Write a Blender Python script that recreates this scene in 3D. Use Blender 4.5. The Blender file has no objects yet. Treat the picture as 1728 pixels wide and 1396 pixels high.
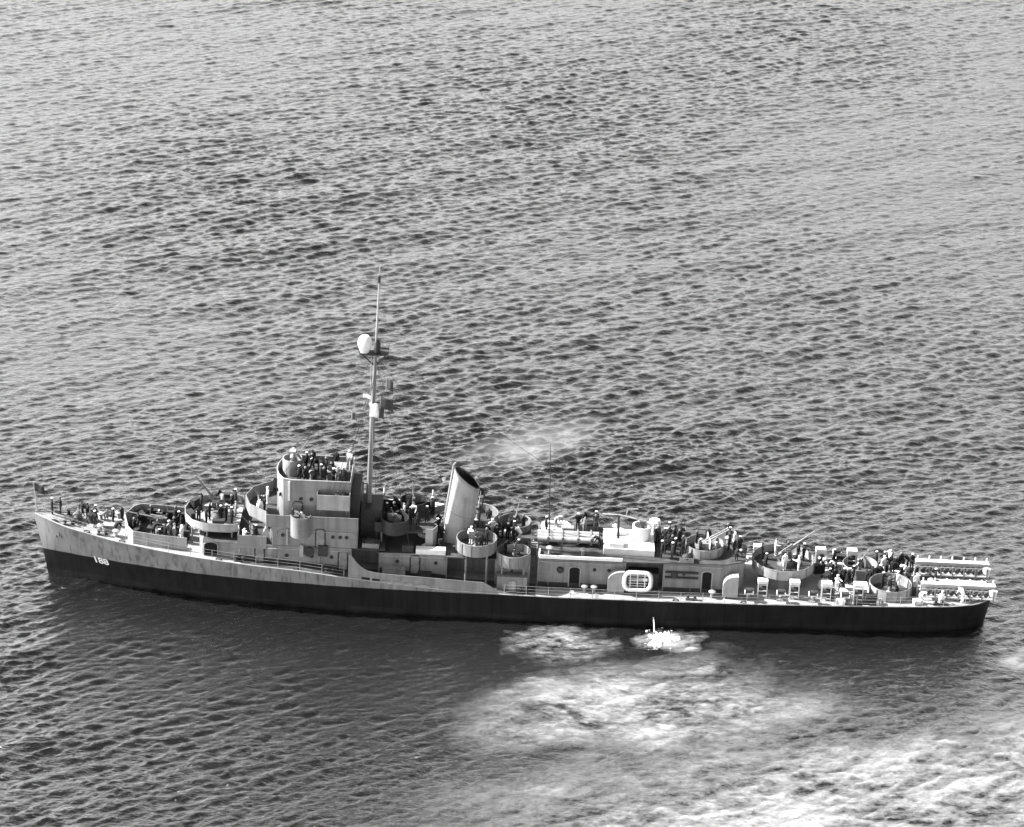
import bpy, bmesh, math, random
import numpy as np
from mathutils import Vector, Matrix

random.seed(7)
SC = bpy.context.scene
COL = SC.collection
R = math.radians
L0 = 46.65                      # ship's midpoint, metres abaft the stem head

# ------------------------------------------------------------------ camera
def unit(v):
    return Vector(v).normalized()
AZ, EL, ROLL = R(-0.0526), R(24.385), R(2.527)
fw = Vector((-math.sin(AZ)*math.cos(EL), math.cos(AZ)*math.cos(EL), -math.sin(EL)))
rt = fw.cross(Vector((0, 0, 1))).normalized(); up = rt.cross(fw)
r2 = rt*math.cos(ROLL) + up*math.sin(ROLL); u2 = -rt*math.sin(ROLL) + up*math.cos(ROLL)
cam_d = bpy.data.cameras.new('camera'); cam = bpy.data.objects.new('camera', cam_d); COL.objects.link(cam)
m = Matrix.Identity(4)
for i in range(3):
    m[i][0] = r2[i]; m[i][1] = u2[i]; m[i][2] = -fw[i]
m.translation = (-0.8767, -248.583, 132.119)
cam.matrix_world = m
cam_d.sensor_fit = 'HORIZONTAL'; cam_d.sensor_width = 36.0
cam_d.lens = 36.0*4834.58/1728.0
cam_d.clip_start = 1.0; cam_d.clip_end = 60000.0
SC.camera = cam

# ------------------------------------------------------------------ sky and sun
SUN_EL, SUN_BACK = R(42), R(7)      # height, and how far behind the beam of the bow
sv = Vector((-math.cos(SUN_BACK)*math.cos(SUN_EL), math.sin(SUN_BACK)*math.cos(SUN_EL), math.sin(SUN_EL)))
W = bpy.data.worlds.new('World'); SC.world = W; W.use_nodes = True
nt = W.node_tree; nt.nodes.clear()
sky = nt.nodes.new('ShaderNodeTexSky'); sky.sky_type = 'NISHITA'; sky.sun_disc = False
sky.sun_elevation = SUN_EL; sky.sun_rotation = math.atan2(sv.x, sv.y)
sky.air_density = 1.2; sky.dust_density = 3.0
bw = nt.nodes.new('ShaderNodeRGBToBW')           # monochrome film
bg = nt.nodes.new('ShaderNodeBackground'); bg.inputs['Strength'].default_value = 0.070
wo = nt.nodes.new('ShaderNodeOutputWorld')
nt.links.new(sky.outputs['Color'], bw.inputs['Color']); nt.links.new(bw.outputs['Val'], bg.inputs['Color'])
nt.links.new(bg.outputs[0], wo.inputs['Surface'])
sd = bpy.data.lights.new('sun', 'SUN'); sd.energy = 5.0; sd.angle = R(0.5); sd.color = (1.0, 1.0, 1.0)
sun = bpy.data.objects.new('sun', sd); COL.objects.link(sun)
sun.rotation_euler = sv.to_track_quat('Z', 'Y').to_euler(); sun.location = (-60, 20, 90)
SC.view_settings.view_transform = 'Standard'; SC.view_settings.look = 'None'
SC.view_settings.gamma = 1.0; SC.view_settings.use_curve_mapping = False
SC.view_settings.exposure = 2.15

# ------------------------------------------------------------------ materials (all neutral: a black and white photograph)
def mat(name, v, rough=0.6, var=0.15, scale=1.5, spec=0.3, metallic=0.0, streak=0.0, bump=0.0):
    M = bpy.data.materials.new(name); M.use_nodes = True
    n = M.node_tree.nodes; l = M.node_tree.links
    b = n['Principled BSDF']; b.inputs['Roughness'].default_value = rough
    b.inputs['Specular IOR Level'].default_value = spec; b.inputs['Metallic'].default_value = metallic
    tc = n.new('ShaderNodeTexCoord')
    nz = n.new('ShaderNodeTexNoise'); nz.inputs['Scale'].default_value = scale; nz.inputs['Detail'].default_value = 6
    l.new(tc.outputs['Object'], nz.inputs['Vector'])
    cr = n.new('ShaderNodeValToRGB')
    lo, hi = v*(1-var), min(1, v*(1+var))
    cr.color_ramp.elements[0].position = 0.3; cr.color_ramp.elements[0].color = (lo, lo, lo, 1)
    cr.color_ramp.elements[1].position = 0.7; cr.color_ramp.elements[1].color = (hi, hi, hi, 1)
    l.new(nz.outputs['Fac'], cr.inputs['Fac'])
    out = cr.outputs['Color']
    if streak:
        mp = n.new('ShaderNodeMapping'); mp.inputs['Scale'].default_value = (2.2, 2.2, 0.12)
        n2 = n.new('ShaderNodeTexNoise'); n2.inputs['Scale'].default_value = 1.0; n2.inputs['Detail'].default_value = 5
        l.new(tc.outputs['Object'], mp.inputs['Vector']); l.new(mp.outputs[0], n2.inputs['Vector'])
        c2 = n.new('ShaderNodeValToRGB')
        c2.color_ramp.elements[0].position = 0.35; k = 1-streak; c2.color_ramp.elements[0].color = (k, k, k, 1)
        c2.color_ramp.elements[1].position = 0.55; c2.color_ramp.elements[1].color = (1, 1, 1, 1)
        l.new(n2.outputs['Fac'], c2.inputs['Fac'])
        mx = n.new('ShaderNodeMix'); mx.data_type = 'RGBA'; mx.blend_type = 'MULTIPLY'; mx.inputs[0].default_value = 1
        l.new(out, mx.inputs[6]); l.new(c2.outputs['Color'], mx.inputs[7]); out = mx.outputs[2]
    l.new(out, b.inputs['Base Color'])
    if name.startswith('haze'):           # welded plates dished a little between their frames
        sx = n.new('ShaderNodeSeparateXYZ'); l.new(tc.outputs['Object'], sx.inputs[0]); cx = n.new('ShaderNodeCombineXYZ')
        ad = n.new('ShaderNodeMath'); l.new(sx.outputs['X'], ad.inputs[0]); l.new(sx.outputs['Y'], ad.inputs[1]); l.new(ad.outputs[0], cx.inputs['X']); l.new(sx.outputs['Z'], cx.inputs['Y'])
        bk = n.new('ShaderNodeTexBrick'); bk.inputs['Scale'].default_value = 1.0; bk.inputs['Brick Width'].default_value = 1.9; bk.inputs['Row Height'].default_value = 1.05; bk.inputs['Mortar Size'].default_value = .035
        bk.inputs['Color1'].default_value = (1, 1, 1, 1); bk.inputs['Color2'].default_value = (.82, .82, .82, 1); bk.inputs['Mortar'].default_value = (.6, .6, .6, 1); l.new(cx.outputs[0], bk.inputs['Vector'])
        m2 = n.new('ShaderNodeMix'); m2.data_type = 'RGBA'; m2.blend_type = 'MULTIPLY'; m2.inputs[0].default_value = .4; l.new(out, m2.inputs[6]); l.new(bk.outputs['Color'], m2.inputs[7]); l.new(m2.outputs[2], b.inputs['Base Color'])
    if bump:
        bp = n.new('ShaderNodeBump'); bp.inputs['Strength'].default_value = bump; bp.inputs['Distance'].default_value = 0.03
        l.new(nz.outputs['Fac'], bp.inputs['Height']); l.new(bp.outputs[0], b.inputs['Normal'])
    return M

M = {
 'grey':  mat('haze_grey_paint', 0.165, 0.55, 0.14, 0.9, streak=0.25, bump=0.15),
 'deck':  mat('worn_deck_paint', 0.20, 0.7, 0.30, 0.8, streak=0.0, bump=0.2),
 'roof':  mat('dark_deck_coating_and_shade', 0.035, 0.75, 0.4, 1.2, bump=0.3),  # dark roof decks, and the painted shade on the side decks
 'pale':  mat('pale_grey_paint', 0.24, 0.5, 0.12, 1.2, streak=0.2),
 'white': mat('white_paint', 0.55, 0.5, 0.08, 2.0),
 'gun':   mat('dull_gun_metal', 0.08, 0.45, 0.35, 3.0, spec=0.5),
 'dark':  mat('dark_paint_and_shade', 0.020, 0.6, 0.3, 3.0),  # dark fittings, and shade painted at wall feet and abaft the bridge
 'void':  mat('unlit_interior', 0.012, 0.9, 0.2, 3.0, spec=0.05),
 'charge': mat('depth_charge_paint', 0.035, 0.5, 0.4, 2.5),
 'canvas': mat('bleached_canvas', 0.55, 0.9, 0.25, 3.0, bump=0.5),
 'flagd': mat('dark_bunting', 0.03, 0.9, 0.25, 3.0),
 'flagw': mat('white_bunting', 0.75, 0.9, 0.1, 3.0),
 'cloth': mat('navy_cloth', 0.010, 0.9, 0.3, 5.0),
 'shirt': mat('chambray_cloth', 0.20, 0.9, 0.2, 5.0),
 'whites': mat('white_cotton', 0.7, 0.9, 0.1, 5.0),
 'skin':  mat('skin', 0.30, 0.6, 0.08, 5.0),
 'hair':  mat('dark_hair', 0.03, 0.7, 0.3, 9.0),
 'shoe':  mat('shoe_leather', 0.015, 0.4, 0.2, 9.0),
 'glass': mat('dark_window_glass', 0.02, 0.1, 0.1, 1.0, spec=0.6),
 'raft':  mat('raft_canvas_paint', 0.62, 0.7, 0.2, 3.0),
 'rope':  mat('manila_rope', 0.35, 0.95, 0.2, 8.0),
 'foam':  mat('white_water', 0.45, 0.8, 0.15, 2.0, bump=0.5),
}
def hull_material():
    Mh = bpy.data.materials.new('two_tone_hull_paint'); Mh.use_nodes = True
    n = Mh.node_tree.nodes; l = Mh.node_tree.links; b = n['Principled BSDF']
    b.inputs['Roughness'].default_value = 0.6; b.inputs['Specular IOR Level'].default_value = 0.10
    tc = n.new('ShaderNodeTexCoord'); sx = n.new('ShaderNodeSeparateXYZ'); l.new(tc.outputs['Object'], sx.inputs[0])
    def noise(scale, mp=(1, 1, 1), detail=6):
        q = n.new('ShaderNodeMapping'); q.inputs['Scale'].default_value = mp
        z = n.new('ShaderNodeTexNoise'); z.inputs['Scale'].default_value = scale; z.inputs['Detail'].default_value = detail
        l.new(tc.outputs['Object'], q.inputs['Vector']); l.new(q.outputs[0], z.inputs['Vector']); return z.outputs['Fac']
    edge = noise(0.7)
    mm = n.new('ShaderNodeMath'); mm.operation = 'MULTIPLY_ADD'; mm.inputs[1].default_value = 0.10; l.new(edge, mm.inputs[0]); l.new(sx.outputs['Z'], mm.inputs[2])
    def step(th, soft):
        r = n.new('ShaderNodeMapRange'); r.inputs['From Min'].default_value = th-soft; r.inputs['From Max'].default_value = th+soft
        l.new(mm.outputs[0], r.inputs['Value']); return r.outputs['Result']
    def ramp(f, a, c, p0=0.3, p1=0.7):
        r = n.new('ShaderNodeValToRGB'); r.color_ramp.elements[0].position = p0; r.color_ramp.elements[1].position = p1
        r.color_ramp.elements[0].color = (a, a, a, 1); r.color_ramp.elements[1].color = (c, c, c, 1); l.new(f, r.inputs['Fac']); return r.outputs['Color']
    st = noise(1.0, (1.6, 1.6, 0.10)); bl = noise(0.5)
    navy = ramp(st, 0.004, 0.009); haze = ramp(st, 0.135, 0.19); boot = ramp(bl, 0.006, 0.014)
    def mix(f, a, c, mode='MIX'):
        x = n.new('ShaderNodeMix'); x.data_type = 'RGBA'; x.blend_type = mode
        if isinstance(f, float): x.inputs[0].default_value = f
        else: l.new(f, x.inputs[0])
        l.new(a, x.inputs[6]); l.new(c, x.inputs[7]); return x.outputs[2]
    c = mix(step(0.80, 0.03), boot, navy); c = mix(step(2.93, 0.02), c, haze)
    c = mix(0.6, c, ramp(bl, 0.55, 1.0), 'MULTIPLY'); c = mix(0.7, c, ramp(noise(2.2, (1.3, 1.3, 0.05)), 0.45, 1.0, 0.36, 0.48), 'MULTIPLY')
    l.new(c, b.inputs['Base Color'])
    # plating seams, very shallow
    bk = n.new('ShaderNodeTexBrick'); bk.inputs['Scale'].default_value = 1.0; bk.inputs['Brick Width'].default_value = 5.5; bk.inputs['Row Height'].default_value = 1.35
    bk.inputs['Mortar Size'].default_value = 0.03; bk.inputs['Color1'].default_value = (1, 1, 1, 1); bk.inputs['Color2'].default_value = (.8, .8, .8, 1); bk.inputs['Mortar'].default_value = (0, 0, 0, 1)
    cx = n.new('ShaderNodeCombineXYZ'); l.new(sx.outputs['X'], cx.inputs['X']); l.new(sx.outputs['Z'], cx.inputs['Y']); l.new(cx.outputs[0], bk.inputs['Vector'])
    bp = n.new('ShaderNodeBump'); bp.inputs['Strength'].default_value = 0.25; bp.inputs['Distance'].default_value = 0.02
    l.new(bk.outputs['Color'], bp.inputs['Height']); l.new(bp.outputs[0], b.inputs['Normal'])
    return Mh
M['hull'] = hull_material()

# ------------------------------------------------------------------ mesh builder
class MB:
    def __init__(s): s.v = []; s.f = []
    def add(s, vs, fs):
        o = len(s.v); s.v += [tuple(p) for p in vs]; s.f += [tuple(i+o for i in q) for q in fs]; return s
    def box(s, x0, x1, y0, y1, z0, z1):
        return s.add([(x0,y0,z0),(x1,y0,z0),(x1,y1,z0),(x0,y1,z0),(x0,y0,z1),(x1,y0,z1),(x1,y1,z1),(x0,y1,z1)],
                     [(0,3,2,1),(4,5,6,7),(0,1,5,4),(1,2,6,5),(2,3,7,6),(3,0,4,7)])
    def prism(s, poly, z0, z1, inset=0.0):
        n = len(poly); a = sum(poly[i][0]*poly[(i+1)%n][1]-poly[(i+1)%n][0]*poly[i][1] for i in range(n))
        if a < 0: poly = poly[::-1]
        g0 = z0 if callable(z0) else (lambda x, y: z0); g1 = z1 if callable(z1) else (lambda x, y: z1)
        vs = [(x, y, g0(x, y)) for x, y in poly] + [(x, y, g1(x, y)) for x, y in poly]
        return s.add(vs, [tuple(range(n))[::-1], tuple(range(n, 2*n))] + [(i, (i+1)%n, n+(i+1)%n, n+i) for i in range(n)])
    def wall(s, path, z0, z1, t=0.06, closed=False):
        """upright plate of thickness t along a plan path; z0, z1 numbers or f(x, y)"""
        g0 = z0 if callable(z0) else (lambda x, y: z0); g1 = z1 if callable(z1) else (lambda x, y: z1)
        n = len(path); P = [Vector((x, y)) for x, y in path]; N = []
        for i in range(n):
            a = P[i-1] if (i > 0 or closed) else P[i]; c = P[(i+1)%n] if (i < n-1 or closed) else P[i]
            d = (c-a).normalized(); N.append(Vector((-d.y, d.x)))
        vs = []
        for i in range(n):
            for q in (P[i]+N[i]*t/2, P[i]-N[i]*t/2):
                vs += [(q.x, q.y, g0(P[i].x, P[i].y)), (q.x, q.y, g1(P[i].x, P[i].y))]
        fs = []
        for i in range(n if closed else n-1):
            a = 4*i; c = 4*((i+1)%n)
            fs += [(a, a+1, c+1, c), (a+2, c+2, c+3, a+3), (a+1, a+3, c+3, c+1), (a, c, c+2, a+2)]
        if not closed: fs += [(0, 2, 3, 1), (4*n-4, 4*n-3, 4*n-1, 4*n-2)]
        return s.add(vs, fs)
    def cyl(s, p0, p1, r0, r1=None, n=10, caps=True):
        r1 = r0 if r1 is None else r1; p0 = Vector(p0); p1 = Vector(p1); d = (p1-p0).normalized()
        a = d.orthogonal().normalized(); c = d.cross(a); vs = []
        for p, r in ((p0, r0), (p1, r1)):
            vs += [p+(a*math.cos(2*math.pi*i/n)+c*math.sin(2*math.pi*i/n))*r for i in range(n)]
        fs = [(i, (i+1)%n, n+(i+1)%n, n+i) for i in range(n)]
        if caps: fs += [tuple(range(n))[::-1], tuple(range(n, 2*n))]
        return s.add(vs, fs)
    def tube(s, pts, r, n=6, closed=False):
        pts = [Vector(p) for p in pts]; k = len(pts); vs = []; ref = None
        for i, p in enumerate(pts):
            a = pts[i-1] if (i > 0 or closed) else p; c = pts[(i+1)%k] if (i < k-1 or closed) else p
            d = (c-a).normalized()
            if ref is None: ref = d.orthogonal().normalized()
            ref = (ref-d*ref.dot(d)).normalized(); e = d.cross(ref)
            vs += [p+(ref*math.cos(2*math.pi*j/n)+e*math.sin(2*math.pi*j/n))*r for j in range(n)]
        fs = []
        for i in range(k if closed else k-1):
            i2 = (i+1)%k
            fs += [(i*n+j, i*n+(j+1)%n, i2*n+(j+1)%n, i2*n+j) for j in range(n)]
        if not closed: fs += [tuple(range(n))[::-1], tuple((k-1)*n+j for j in range(n))]
        return s.add(vs, fs)
    def lathe(s, prof, c=(0, 0, 0), n=16, a0=0.0, a1=2*math.pi):
        full = abs(a1-a0-2*math.pi) < 1e-6; k = n if full else n+1; vs = []
        for r, z in prof:
            vs += [(c[0]+r*math.cos(a0+(a1-a0)*i/n), c[1]+r*math.sin(a0+(a1-a0)*i/n), c[2]+z) for i in range(k)]
        fs = []
        for j in range(len(prof)-1):
            for i in range(n):
                fs.append((j*k+i, j*k+(i+1)%k, (j+1)*k+(i+1)%k, (j+1)*k+i))
        return s.add(vs, fs)
    def ball(s, c, r, n=10, sq=(1, 1, 1)):
        prof = [(max(1e-4, math.sin(math.pi*i/6)), -math.cos(math.pi*i/6)) for i in range(7)]
        o = len(s.v); s.lathe(prof, (0, 0, 0), n)
        s.v[o:] = [(c[0]+x*r*sq[0], c[1]+y*r*sq[1], c[2]+z*r*sq[2]) for x, y, z in s.v[o:]]; return s
    def turn(s, o, mtx):
        s.v[o:] = [tuple(mtx @ Vector(p)) for p in s.v[o:]]; return s
    def mesh(s, name, mats, sharp=32):
        me = bpy.data.meshes.new(name); me.from_pydata(s.v, [], s.f)
        for q in (mats if isinstance(mats, (list, tuple)) else [mats]): me.materials.append(M[q] if isinstance(q, str) else q)
        me.polygons.foreach_set('use_smooth', [True]*len(me.polygons)); me.update()
        me.set_sharp_from_angle(angle=R(sharp)); return me
    def build(s, name, mats, parent=None, loc=(0, 0, 0), sharp=32):
        return link(name, s.mesh(name, mats, sharp), parent, loc)
def link(name, me, parent=None, loc=(0, 0, 0), rot=(0, 0, 0)):
    o = bpy.data.objects.new(name, me); COL.objects.link(o); o.parent = parent; o.location = loc; o.rotation_euler = rot; return o
def tag(o, label=None, cat=None, group=None, kind=None):
    for k, v in (('label', label), ('category', cat), ('group', group), ('kind', kind)):
        if v: o[k] = v
    return o
def empty(name, s=0, y=0, z=0, rz=0):
    o = link(name, None, None, (s-L0, y, z), (0, 0, rz)); o.empty_display_size = 0.3; return o
def copy_tree(o, parent=None):
    c = o.copy(); COL.objects.link(c); c.parent = parent
    for ch in o.children: copy_tree(ch, c)
    return c
def place(o, s, y, z, rz=0):
    o.location = (s-L0, y, z); o.rotation_euler = (0, 0, rz); return o

# ------------------------------------------------------------------ the sea
def smooth(a, b, x):
    t = np.clip((x-a)/(b-a), 0, 1); return t*t*(3-2*t)
def axis(lo, hi, step, far):
    mid = list(np.arange(lo, hi+1e-6, step)); out = []; d = step; x = mid[-1]
    while x < far: d *= 1.22; x += d; out.append(x)
    pre = []; d = step; x = mid[0]
    while x > -far: d *= 1.22; x -= d; pre.append(x)
    return np.array(pre[::-1]+mid+out)
def sea():
    xs = axis(-92, 92, 0.20, 26000); n0 = axis(-56, 40, 0.19, 26000); n1 = axis(40.19, 226, 0.29, 26000)
    ys = np.concatenate([n0[n0 < 40.1], n1[n1 > 40.18]])
    X, Y = np.meshgrid(xs, ys); X = X.ravel(); Y = Y.ravel()
    sx = np.interp(X, xs, np.gradient(xs)); sy = np.interp(Y, ys, np.gradient(ys)); sp = np.maximum(sx, sy)
    rng = np.random.default_rng(11); Z = np.zeros_like(X)
    S = X+L0
    wob = 3*np.sin(S*0.16)+2*np.sin(S*0.37+1)
    lee = smooth(-36, -19, Y+wob)*(1-smooth(-4.5, -2, Y))*smooth(-3, 3, S+0.35*(Y+6))*(1-smooth(58, 96, S))   # sheltered water alongside
    near = np.maximum(np.abs(X)-92, np.maximum(Y-226, -56-Y)); fade = 1-smooth(0, 40, near)
    # gusts: ruffled water beyond the ship, easing off to both sides of it
    core = np.exp(-(((S-42)/38)**2+((Y-55)/75)**2))
    gust = 0.72+0.19*(np.sin(X*0.071+1.3)*np.sin(Y*0.053+X*0.02)+0.6*np.sin(X*0.031-Y*0.043+2.0))-0.22*smooth(12, -34, S)*smooth(-10, 60, Y)-0.26*smooth(72, 125, S)*smooth(20, 90, Y)+0.42*core
    gust = np.clip(gust, 0.50, 1.45)
    lam = np.exp(rng.uniform(np.log(0.42), np.log(3.0), 165)); lam = np.append(lam, [6.3, 7.4, 8.8, 10.1, 12.4, 14.0])
    for w in lam:
        main = rng.random() < 0.8
        th = R(rng.normal(123, 15)) if main else R(rng.normal(88, 20))
        k = 2*math.pi/w; kx, ky = k*math.cos(th), k*math.sin(th)
        st = 0.052*(1.0 if w < 1.25 else (1.25/w)**0.8 if w < 6 else 0.55)*rng.uniform(0.6, 1.4)
        ph = kx*X+ky*Y+rng.uniform(0, 6.28)
        ph += 0.35*np.sin(0.21*k**0.5*X-0.17*k**0.5*Y+rng.uniform(0, 6.28))
        wv = np.sin(ph); wv = wv-0.07*(1-2*wv*wv)
        Z += st/k*(1-smooth(0.38*w, 0.56*w, sp))*fade*gust*(1-lee*(0.42 if w < 2.2 else 0.40))*wv
    nx, ny = len(xs), len(ys)
    me = bpy.data.meshes.new('sea')
    co = np.stack([X, Y, Z], 1).astype(np.float32)
    idx = np.arange(nx*ny).reshape(ny, nx)
    q = np.stack([idx[:-1, :-1], idx[:-1, 1:], idx[1:, 1:], idx[1:, :-1]], -1).reshape(-1, 4).astype(np.int32)
    me.vertices.add(nx*ny); me.vertices.foreach_set('co', co.ravel())
    me.loops.add(q.size); me.loops.foreach_set('vertex_index', q.ravel())
    me.polygons.add(len(q)); me.polygons.foreach_set('loop_start', np.arange(0, q.size, 4, dtype=np.int32))
    me.polygons.foreach_set('loop_total', np.full(len(q), 4, np.int32)); me.polygons.foreach_set('use_smooth', np.ones(len(q), bool))
    me.update(calc_edges=True)
    cr = me.attributes.new('crest', 'FLOAT', 'POINT'); cr.data.foreach_set('value', np.clip(Z/0.10, -2, 2).astype(np.float32))
    at = me.attributes.new('shelter', 'FLOAT', 'POINT'); at.data.foreach_set('value', lee.astype(np.float32))
    me.materials.append(sea_material())
    o = link('sea', me); tag(o, kind='structure')
def sea_material():
    Mw = bpy.data.materials.new('sea_water'); Mw.use_nodes = True
    n = Mw.node_tree.nodes; l = Mw.node_tree.links; b = n['Principled BSDF']
    tc = n.new('ShaderNodeTexCoord')
    def mapping(loc, rot, sc):
        q = n.new('ShaderNodeMapping'); q.inputs['Location'].default_value = loc; q.inputs['Rotation'].default_value = rot; q.inputs['Scale'].default_value = sc
        l.new(tc.outputs['Object'], q.inputs['Vector']); return q.outputs[0]
    def noise(v, sc, det=5, rough=0.55, dist=0.0):
        q = n.new('ShaderNodeTexNoise'); q.inputs['Scale'].default_value = sc; q.inputs['Detail'].default_value = det
        q.inputs['Roughness'].default_value = rough; q.inputs['Distortion'].default_value = dist; l.new(v, q.inputs['Vector']); return q.outputs['Fac']
    def math_(op, a, c=None, clamp=False):
        q = n.new('ShaderNodeMath'); q.operation = op; q.use_clamp = clamp
        for i, z in enumerate((a, c)):
            if z is None: continue
            if isinstance(z, (int, float)): q.inputs[i].default_value = z
            else: l.new(z, q.inputs[i])
        return q.outputs[0]
    wn = n.new('ShaderNodeTexNoise'); wn.inputs['Scale'].default_value = 0.11; wn.inputs['Detail'].default_value = 5; l.new(tc.outputs['Object'], wn.inputs['Vector'])
    w1 = n.new('ShaderNodeVectorMath'); w1.operation = 'SUBTRACT'; l.new(wn.outputs['Color'], w1.inputs[0]); w1.inputs[1].default_value = (.5, .5, .5)
    w2 = n.new('ShaderNodeVectorMath'); w2.operation = 'MULTIPLY'; l.new(w1.outputs[0], w2.inputs[0]); w2.inputs[1].default_value = (22, 13, 0)
    w3 = n.new('ShaderNodeVectorMath'); w3.operation = 'ADD'; l.new(tc.outputs['Object'], w3.inputs[0]); l.new(w2.outputs[0], w3.inputs[1])
    sn = n.new('ShaderNodeTexNoise'); sn.inputs['Scale'].default_value = 0.45; sn.inputs['Detail'].default_value = 6; l.new(tc.outputs['Object'], sn.inputs['Vector'])
    w4 = n.new('ShaderNodeVectorMath'); w4.operation = 'MULTIPLY_ADD'; l.new(sn.outputs['Color'], w4.inputs[0]); w4.inputs[1].default_value = (7, 4, 0); w4.inputs[2].default_value = (-3.5, -2, 0)
    w5 = n.new('ShaderNodeVectorMath'); w5.operation = 'ADD'; l.new(tc.outputs['Object'], w5.inputs[0]); l.new(w4.outputs[0], w5.inputs[1])
    def blob(s, y, rs, ry, rot=0.0):                   # round falloff about a place on the sea
        q = n.new('ShaderNodeMapping'); q.vector_type = 'TEXTURE'
        q.inputs['Location'].default_value = (s-L0, y, 0); q.inputs['Rotation'].default_value = (0, 0, R(rot)); q.inputs['Scale'].default_value = (rs, ry, 30)
        l.new(w3.outputs[0] if rs > 7 else w5.outputs[0], q.inputs['Vector'])
        g = n.new('ShaderNodeTexGradient'); g.gradient_type = 'SPHERICAL'; l.new(q.outputs[0], g.inputs['Vector']); return g.outputs['Fac']
    rip = noise(mapping((0, 0, 0), (0, 0, R(-32)), (0.5, 1.15, 1.0)), 2.3, 5, 0.62, 0.8)
    rip2 = noise(mapping((3, 9, 0), (0, 0, R(8)), (0.6, 1.2, 1.0)), 4.5, 4, 0.6)
    sh = n.new('ShaderNodeAttribute'); sh.attribute_name = 'shelter'
    h = math_('ADD', math_('MULTIPLY', rip, 0.19), math_('MULTIPLY', rip2, 0.05))
    h = math_('MULTIPLY', h, math_('SUBTRACT', 1.0, math_('MULTIPLY', sh.outputs['Fac'], 0.35)))
    bp = n.new('ShaderNodeBump'); bp.inputs['Strength'].default_value = 0.85; bp.inputs['Distance'].default_value = 1.0
    l.new(h, bp.inputs['Height'])
    # churned water by the hull, plus broad patches painting bright glare into the colour
    churn = noise(mapping((0, 0, 0), (0, 0, R(15)), (0.5, 1, 1)), 0.35, 7, 0.62, 1.2)
    fine = noise(mapping((0, 0, 0), (0, 0, R(-20)), (0.8, 1.3, 1)), 1.6, 6, 0.65, 0.6)
    big = None
    for a in ((51.5, -9.6, 6.0, 4.2, 10), (62.3, -8.2, 3.6, 2.2, 5), (60, -21, 22, 10, 12), (86, -40, 55, 24, 10), (99, -8, 6, 3, 10)):
        g = blob(*a); big = g if big is None else math_('MAXIMUM', big, g)
    tex = math_('ADD', math_('MULTIPLY', churn, 0.62), math_('MULTIPLY', fine, 0.38))
    ca = n.new('ShaderNodeAttribute'); ca.attribute_name = 'crest'
    foam = math_('MULTIPLY', math_('MULTIPLY', big, 1.7, True), math_('ADD', math_('ADD', 0.40, math_('MULTIPLY', ca.outputs['Fac'], 0.22)), math_('MULTIPLY', math_('SUBTRACT', tex, 0.5), 3.0)), True)
    mx = n.new('ShaderNodeMix'); mx.data_type = 'RGBA'; l.new(foam, mx.inputs[0])
    mx.inputs[6].default_value = (0.006, 0.006, 0.006, 1); mx.inputs[7].default_value = (0.30, 0.30, 0.30, 1)
    n.remove(b)
    df = n.new('ShaderNodeBsdfDiffuse'); l.new(mx.outputs[2], df.inputs['Color']); l.new(bp.outputs[0], df.inputs['Normal'])
    gl = n.new('ShaderNodeBsdfGlossy'); gl.inputs['Color'].default_value = (1, 1, 1, 1); gl.inputs['Roughness'].default_value = 0.10; l.new(bp.outputs[0], gl.inputs['Normal'])
    fr = n.new('ShaderNodeFresnel'); fr.inputs['IOR'].default_value = 1.34; l.new(bp.outputs[0], fr.inputs['Normal'])
    fac = math_('MULTIPLY', math_('POWER', math_('MULTIPLY', fr.outputs[0], 7.3, True), 2.4), math_('SUBTRACT', 1.0, math_('MULTIPLY', foam, 0.45)), True)
    ms = n.new('ShaderNodeMixShader'); l.new(fac, ms.inputs[0]); l.new(df.outputs[0], ms.inputs[1]); l.new(gl.outputs[0], ms.inputs[2])
    l.new(ms.outputs[0], n['Material Output'].inputs['Surface'])
    return Mw
sea()

# ------------------------------------------------------------------ the ship: hull
ship = empty('warship')
tag(ship, 'long two-tone grey warship with raked funnel and tall mast lying broadside on the sea', 'warship')
DK = ([0, 3, 8.4, 14.5, 20, 26, 31, 36, 40, 46, 50, 70, 93.4], [6.7, 6.1, 5.45, 4.95, 4.6, 4.3, 3.85, 3.4, 3.1, 2.88, 2.82, 2.82, 2.88])
HD = ([0, .015, .04, .085, .13, .17, .235, .32, .43, .54, .64, .75, .86, .92, .955, .98, .993, 1.0], [.10, .85, 1.85, 3.05, 3.9, 4.5, 5.1, 5.5, 5.65, 5.65, 5.55, 5.3, 4.85, 4.45, 4.1, 3.5, 2.6, 1.4])
HW = ([0, .02, .045, .085, .13, .17, .235, .32, .43, .54, .64, .75, .86, .92, .955, .98, .993, 1.0], [.05, .35, .85, 1.75, 2.75, 3.5, 4.4, 5.1, 5.45, 5.5, 5.35, 5.05, 4.5, 4.1, 3.7, 3.1, 2.3, 1.2])
zd = lambda s: float(np.interp(s, *DK))
stem = lambda z: float(np.interp(z, [-1.5, 0, 2.75, 6.8], [1.75, 1.3, 0.85, 0.0]))
stern = lambda z: float(np.interp(z, [-1.5, 0, 2.88, 4.5], [92.4, 92.95, 93.4, 93.6]))
def half(s, z):
    """half-breadth of the hull at a station and height"""
    u = (s-stem(z))/(stern(z)-stem(z)); u = min(1, max(0, u)); v = max(0.0, min(1.0, z/zd(s)))
    a, c = float(np.interp(u, *HW)), float(np.interp(u, *HD)); return a+(c-a)*v**1.25 if z >= 0 else a*(1+0.08*z)
hb = lambda s: half(s, zd(s))
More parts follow.
